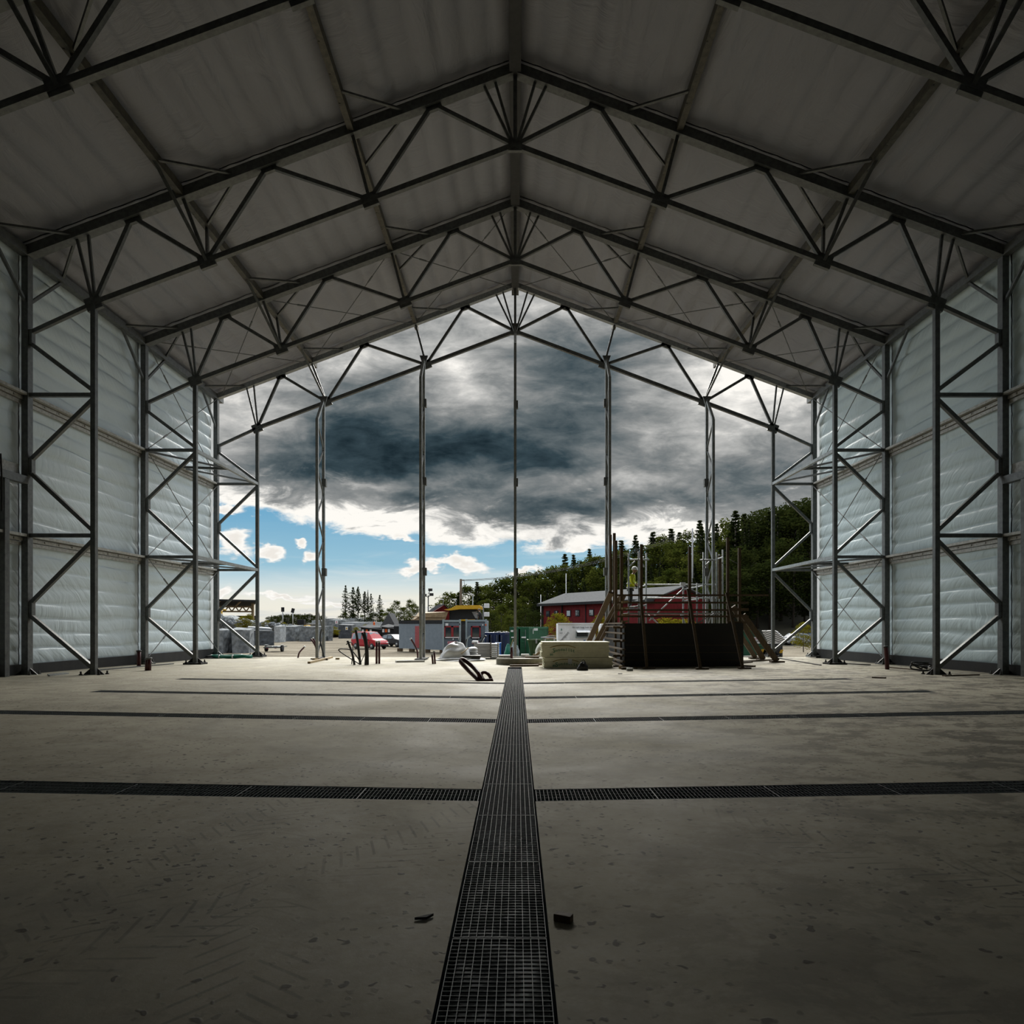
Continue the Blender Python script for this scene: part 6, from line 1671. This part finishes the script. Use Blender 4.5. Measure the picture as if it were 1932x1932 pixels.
for a, b_, t, bt in ((1031, 1037.5, 1152.5, 1163.5), (1046, 1053, 1152, 1163), (1069.5, 1077.5, 1151, 1163.5), (1086, 1094, 1150.5, 1163), (1112, 1121, 1149.5, 1162.5), (1134, 1141, 1149, 1162)):
    w = .0
    c4 = [hitp(a, bt, R0, nl), hitp(b_, bt, R0, nl), hitp(b_, t, R0, nl), hitp(a, t, R0, nl)]
    m = MB().add([p - nl*.06 for p in c4] + [p - nl*.02 for p in c4], [(0,1,2,3),(7,6,5,4),(0,4,5,1),(1,5,6,2),(2,6,7,3),(3,7,4,0)])
    wd = m.build('window', M['red_frame'] if False else M['roof_dark'], root)
    c = sum(c4, V((0, 0, 0)))/4
    c5 = [c + (p - c)*.78 for p in c4]
    MB().add([p - nl*.1 for p in c5] + [p - nl*.05 for p in c5], [(0,1,2,3),(7,6,5,4),(0,4,5,1),(1,5,6,2),(2,6,7,3),(3,7,4,0)]).build('window_pane', M['glass'] if a != 1069.5 else M['car_glass'], wd)

# ---- right: green skip with notice, patterned cover
Yk = 36.0; g = gnd(0, Yk)
def kq(px, py, dy=0): return P(px, py, Yk + dy)
root = thing('waste_skip', 'green skip with white notice and raised chevron-patterned cover right of the formwork', 'skip', (GX(1420, Yk), Yk, g))
fr4 = [kq(1392, 1238), kq(1435, 1236), kq(1444, 1219), kq(1422, 1191), kq(1395, 1190)]
mb = MB(); n = 5
bk = [p + V((.35, 2.0, 0)) for p in fr4]
mb.add(fr4 + bk, [(4,3,2,1,0), (5,6,7,8,9)] + [(i, (i+1) % n, n + (i+1) % n, n + i) for i in range(n)])
mb.build('skip_body', M['green'], root)
mb = MB(); mb.beam(kq(1396, 1212, -.05), kq(1444, 1219.5, -.05), .07); mb.beam(kq(1395, 1190, -.05), kq(1422, 1191, -.05), .1); mb.beam(kq(1422, 1191, -.05), kq(1444, 1219, -.05), .08); mb.build('skip_rib', M['green'], root)
MB().box(kq(1427.5, 1208, -.12), (.32, .03, .34)).build('notice_board', M['white'], root)
for i, (tx, dz) in enumerate((('NOR SMI', .07), ('tlf 900', -.06))):
    text(tx, 'lettering', .09, M['print_red'] if i == 0 else M['print_grey'], root, kq(1427.5, 1208, -.15) + V((0, 0, dz)), (pi/2, 0, 0), .003)
for px, py in ((1437, 1228), (1473, 1229)):
    mb = MB()
    for k in range(3): mb.beam(kq(px - 2 + k*1.6, py + 3, -.1), kq(px + 1 + k*1.6, py - 3, -.1), .05, .03)
    mb.build('hazard_stripe', M['yellow'], root)
m_, t_ = newmat('chevron_mat')
co = t_.n('ShaderNodeTexCoord').outputs['Object']; xx, yy, zz_ = t_.sep(co)
wv = t_.m('ABSOLUTE', t_.m('SUBTRACT', t_.m('FRACT', t_.m('MULTIPLY', xx, 1.5)), .5))
f_ = t_.m('FRACT', t_.m('ADD', t_.m('MULTIPLY', zz_, 9.0), t_.m('MULTIPLY', wv, 2.2)))
t_.bsdf(t_.mix(t_.ss(f_, .3, .4), (.02, .02, .02, 1), (.62, .6, .56, 1)), .6)
cv = [kq(1437, 1190), kq(1463, 1190), kq(1486, 1211), kq(1450, 1213.5)]
MB().add(cv + [p + V((.1, .12, .02)) for p in cv], [(0,1,2,3),(7,6,5,4),(0,4,5,1),(1,5,6,2),(2,6,7,3),(3,7,4,0)]).build('patterned_cover', m_, root)
MB().bx(GX(1447, Yk), GX(1478, Yk), Yk + .1, Yk + 1.6, g, kq(0, 1214).z).build('skip_rear', M['black'], root)
q = P(1405, 1170, 45)
# ================================================================ vegetation
def leaf_quads(mb, c, R, n, size, rnd, up=.3):
    for _ in range(n):
        while True:
            d = V((rnd.uniform(-1, 1), rnd.uniform(-1, 1), rnd.uniform(-1, 1)))
            if .05 < d.length < 1: break
        p = V(c) + V((d.x*R[0], d.y*R[1], d.z*R[2]))
        a = V((rnd.uniform(-1, 1), rnd.uniform(-1, 1), rnd.uniform(-.6, .6))).normalized()
        b = a.cross(V((rnd.uniform(-1, 1), rnd.uniform(-1, 1), rnd.uniform(-1, 1)))).normalized()
        s = size * rnd.uniform(.6, 1.3)
        mb.add([p - a*s, p + b*s*.6, p + a*s, p - b*s*.6], [(0, 1, 2, 3)])
def broadleaf(label, seed, h, w, mat, n=78, leaves=34, size=.165, name='broadleaf_tree', cat='tree', grp=None, low=.16):
    rnd = random.Random(seed); root = thing(name, label, cat, (0, 0, 0), 0, grp)
    cr = MB()
    for k in range(n):
        t = rnd.random() ** .8; z = h * (low + (.96 - low)*t)
        prof = math.sin(pi * min(1, .12 + .86*t)) ** .7
        r = w * prof * rnd.uniform(.35, 1.0); th = rnd.uniform(0, 2*pi)
        leaf_quads(cr, (r*math.cos(th), r*math.sin(th), z), (w*.3, w*.3, h*.07), leaves, size, rnd)
    cr.build('crown', M[mat], root, False, False)
    tr = MB().tube([(0, 0, -.4), (.1, .05, h*.35), (.0, .1, h*.8)], [h*.018, h*.013, h*.004], 7)
    for k in range(7):
        z = h * (.25 + .08*k); th = k * 2.4
        tr.tube([(0.05, .05, z), (w*.6*math.cos(th), w*.6*math.sin(th), z + h*.12)], [h*.006, h*.002], 5)
    tr.build('trunk', M['bark'], root, True, False)
    return root
def pine(label, seed, h, w, mat, bare=.25, name='pine_tree', grp=None, dens=1.0, size=.17, spread=1.3):
    rnd = random.Random(seed); root = thing(name, label, 'tree', (0, 0, 0), 0, grp)
    cr = MB(); tr = MB().tube([(0, 0, -.4), (0, 0, h*.98)], [h*.014, h*.003], 7)
    nt = int(24 * dens)
    for k in range(nt):
        t = k / (nt - 1); z = h * (bare + (1 - bare) * t)
        R = w * (1 - t**(1 if spread < 2 else 2)*.9) * rnd.uniform(.6, 1.15) * (1 if t > .12 else .75)
        nb = (5 if t < .7 else 4) if spread < 2 else 3
        for j in range(nb):
            th = 2*pi*j/nb + k*1.1 + rnd.uniform(-.3, .3); r = R * rnd.uniform(.6, 1.1)
            tip = V((r*math.cos(th), r*math.sin(th), z - r*.12 + rnd.uniform(-.1, .1)))
            tr.tube([(0, 0, z), tip], [.035, .012], 4)
            for q in (.4, .65, .9):
                leaf_quads(cr, (tip.x*q, tip.y*q, z + (tip.z - z)*q), (.1 + .16*(1-t) + r*.15, .1 + .16*(1-t) + r*.15, (.14 + .16*(1-t))*spread), 9 if q < .5 else 7, size*(.7 + .4*(1-t)), rnd)
    leaf_quads(cr, (0, 0, h*.97), (.07, .07, h*.04), 10, size*.45, rnd)
    cr.build('crown', M[mat], root, False, False)
    tr.build('trunk', M['bark'], root, True, False)
    return root
HG = 'trees on the wooded hillside'
protos = {
 'b1': broadleaf('broad green tree on the wooded hillside', 1, 10, 2.9, 'leaf', grp=HG),
 'b2': broadleaf('broad green tree on the wooded hillside', 2, 10, 2.4, 'leaf', grp=HG),
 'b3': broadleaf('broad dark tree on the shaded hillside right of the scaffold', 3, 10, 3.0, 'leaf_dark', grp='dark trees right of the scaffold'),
 'p1': pine('dark conifer on the wooded hillside', 4, 12, 2.0, 'needle', .12, grp='conifers on the wooded hillside', name='pine_tree'),
 'p2': pine('dark conifer on the wooded hillside', 5, 12, 1.6, 'needle', .2, grp='conifers on the wooded hillside', name='pine_tree'),
}
used = set()
def put(key, X, Y, z, h, label=None, group=None, rz=None, wf=1.0):
    pr = protos[key]; base = 12 if key[0] == 'p' else 10
    s = h / base
    rz = random.uniform(0, 6.28) if rz is None else rz
    if key not in used:
        used.add(key); o = pr; o.location = (X, Y, z); o.rotation_euler = (0, 0, rz); o.scale = (s*wf, s*wf, s)
        if label: o['label'] = label
        if group: o['group'] = group
    else:
        o = dup(pr, (X, Y, z), rz, label, group, (s*wf, s*wf, s))
    return o
sky_line = [(838, 1128), (850, 1118), (866, 1119), (884, 1105), (900, 1100), (915, 1104), (930, 1100), (945, 1092), (960, 1086), (975, 1084), (992, 1080), (1006, 1082), (1020, 1074), (1036, 1070), (1050, 1068), (1066, 1047), (1082, 1049), (1096, 1058), (1112, 1038), (1128, 1048), (1145, 1050), (1160, 1040), (1172, 1022), (1184, 1036), (1199, 1012), (1212, 1030), (1232, 1006), (1246, 1010), (1266, 1000), (1282, 1006), (1296, 1000), (1320, 984), (1336, 1000), (1352, 990), (1372, 978), (1388, 966), (1404, 972), (1420, 966), (1436, 962), (1452, 956), (1470, 952), (1488, 948), (1506, 944), (1524, 938), (1542, 934), (1560, 930), (1585, 925)]
rnd = random.Random(77)
def tree_at(px, py, Y, key=None, hmin=5, hmax=19, dark=False):
    X = GX(px, Y); zt_ = P(px, py, Y).z
    zbse = hillz(X, Y) if X > 0 else gnd(X, Y) - .2
    h = max(hmin, min(hmax, zt_ - zbse))
    zb0 = zt_ - h
    if zb0 > zbse: zb0 = zbse if zb0 - zbse < 1 else zb0
    if key is None:
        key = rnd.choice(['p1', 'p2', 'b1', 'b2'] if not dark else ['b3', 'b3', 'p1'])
    return put(key, X, Y, zt_ - h, h, wf=rnd.uniform(.9, 1.3) * (1.25 if h < 9 else 1))
for i, (px, py) in enumerate(sky_line):
    con = (px in (1066, 1082, 1112, 1172, 1199, 1212, 1232, 1266, 1282, 1320, 1352, 1388, 1404, 866, 900))
    Y = 128 if px < 1300 else 112
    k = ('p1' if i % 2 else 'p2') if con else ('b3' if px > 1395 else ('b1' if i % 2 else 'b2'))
    o_ = tree_at(px, py, Y + rnd.uniform(-5, 5), k)
    if con: o_.scale = (o_.scale[0]*1.5, o_.scale[1]*1.5, o_.scale[2])
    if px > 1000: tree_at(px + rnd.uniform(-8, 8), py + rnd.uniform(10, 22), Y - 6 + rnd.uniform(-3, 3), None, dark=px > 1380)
for row, (dy, Yb) in enumerate(((34, 114), (64, 106), (95, 99))):
    px = 870 + row*9
    while px < 1590:
        py0 = [b for a, b in sky_line if a <= px][-1]
        Y = (Yb if px < 1300 else Yb - 6) + rnd.uniform(-3, 3)
        y = py0 + dy + rnd.uniform(-8, 8)
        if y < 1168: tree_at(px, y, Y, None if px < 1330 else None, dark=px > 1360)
        px += rnd.uniform(17, 26)
# lower trees left of the red building and bushes
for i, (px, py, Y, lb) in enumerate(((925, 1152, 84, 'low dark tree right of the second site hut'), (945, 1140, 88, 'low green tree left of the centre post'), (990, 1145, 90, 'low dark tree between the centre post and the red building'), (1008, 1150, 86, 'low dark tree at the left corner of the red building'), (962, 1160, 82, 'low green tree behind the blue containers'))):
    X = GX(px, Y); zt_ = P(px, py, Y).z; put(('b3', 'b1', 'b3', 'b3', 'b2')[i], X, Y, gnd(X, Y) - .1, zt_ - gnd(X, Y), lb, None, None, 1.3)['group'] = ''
YG = 'bushes with yellowing leaves'
bush = broadleaf('rounded yellow green bush before the red building', 21, 4.6, 2.0, 'leaf_yellow', 84, 34, .1, 'bush', 'bush', YG, .04)
def bput(px, py, yb, Y, label, first=False, wf=1.0, pr=bush, base=4.6):
    X = GX(px, Y); zt_ = P(px, py, Y).z; zb0 = P(px, yb, Y).z; s = (zt_ - zb0)/base
    if first:
        pr.location = (X, Y, zb0); pr.scale = (s*wf, s*wf, s); return pr
    return dup(pr, (X, Y, zb0), random.uniform(0, 6), label, None, (s*wf, s*wf, s))
bput(1052, 1157, 1222, 68, None, True, 1.05)
bput(1130, 1160, 1215, 66, 'yellow green bush behind the raking planks, beside the red building', False, .9)
bput(1516, 1174, 1226, 50, 'small yellow green bush standing before the silver cars', False, 1.0)
bput(1401, 1175, 1230, 63, 'yellow flowering bush behind the green skip', False, 1.2)
bput(690, 1178, 1203, 118, 'thin greenish bush beside the dark sheds', False, .9)
bput(630, 1182, 1200, 118, 'low bush on the gravel between the granite blocks', False, 1.4)
bput(672, 1183, 1203, 122, 'low bush right of the block with the yellow sign', False, 1.0)
bput(457, 1163, 1188, 108, 'green bush growing on the rubble heap', False, 1.3)
bput(470, 1158, 1190, 108, 'taller green bush on the rubble heap beside the left column', False, .9)
bput(503, 1170, 1186, 110, 'green bush on the rubble right of the left column', False, 1.4)
bput(536, 1174, 1186, 112, 'low green bush behind the squarest granite block', False, 1.3)
bput(1290, 1168, 1231, 62, 'green bush seen through the scaffold braces', False, 1.6)
bput(1255, 1166, 1231, 62, 'green bush seen under the scaffold deck', False, 1.6)
# row of pines and bushy trees at the left, behind the slabs
PG = 'tall thin pines behind the granite slabs'
def lone(key, px, py, Y, label, wf=1.0):
    X = GX(px, Y); zt_ = P(px, py, Y).z; zb0 = .1
    o = put(key, X, Y, zb0, zt_ - zb0, label, None, None, wf); o['group'] = ''
    return o
pn = pine('thin pine', 31, 12, 1.9, 'needle', .32, 'pine_tree', None, .5, .21, 2.4)
pn2 = pine('thin pine', 32, 12, 1.5, 'needle', .5, 'pine_tree', None, .42, .21, 2.6)
protos['q1'] = pn; protos['q2'] = pn2
for i, (k, px, py, wf, lb) in enumerate((('q1', 652, 1120, .9, 'tallest thin pine at the left end of the row behind the granite slabs'), ('q1', 666, 1123, 1.3, 'full pine second in the row behind the granite slabs'), ('q2', 675.5, 1122, 1.1, 'bare-trunked pine third in the row behind the granite slabs'), ('q2', 688, 1129.5, 1.2, 'bare-trunked pine with flat top, fourth in the row'), ('q1', 700, 1133, 1.0, 'slim pointed pine fifth in the row behind the granite slabs'), ('q1', 716.5, 1135, 1.1, 'slim pointed pine behind the peaked shed roof'), ('q2', 694, 1127, .4, 'very thin bare sapling beside the flat-topped pine'))):
    lone(k, px, py, 170, lb, wf * 1.15)
for i, (k, px, py, wf, lb) in enumerate((('b2', 648, 1156, 1.5, 'low bushy tree at the left foot of the pine row'), ('b3', 668, 1158, 1.7, 'low dark bushy tree under the pines'), ('b1', 685, 1160, 1.7, 'low dark bushy tree under the flat-topped pine'), ('b3', 704, 1155, 1.6, 'dark bushy tree right of the pine row'), ('b2', 722, 1150, 1.4, 'green bushy tree left of the round-topped one'), ('b1', 748, 1133, 1.0, 'round-topped green tree above the site hut'), ('b1', 736, 1148, 1.3, 'green tree left of the round-topped one, lower'), ('b2', 774, 1130, 1.0, 'tall leafy tree left of the lattice gable post'), ('b1', 763, 1145, 1.3, 'green tree between the two tall leafy ones'), ('b2', 785, 1142, 1.1, 'leafy tree touching the lattice gable post'))):
    lone(k, px, py, 165 + (i % 3)*4, lb, wf)
DG = 'distant trees on the horizon'
for i in range(26):
    px = 508 + i*4.2; py = 1163 - 5*math.sin((px - 505)/110*pi) + rnd.uniform(-2, 2)
    Y = 280 + rnd.uniform(-10, 10); X = GX(px, Y); z1 = P(px, py, Y).z; z0 = P(px, 1186, Y).z
    put(('b3', 'p1', 'b3')[i % 3], X, Y, z0, z1 - z0, 'dark distant tree on the low wooded horizon', DG, None, 1.5)
# floor dust: small stones on the slab near the camera are part of the floor's surface
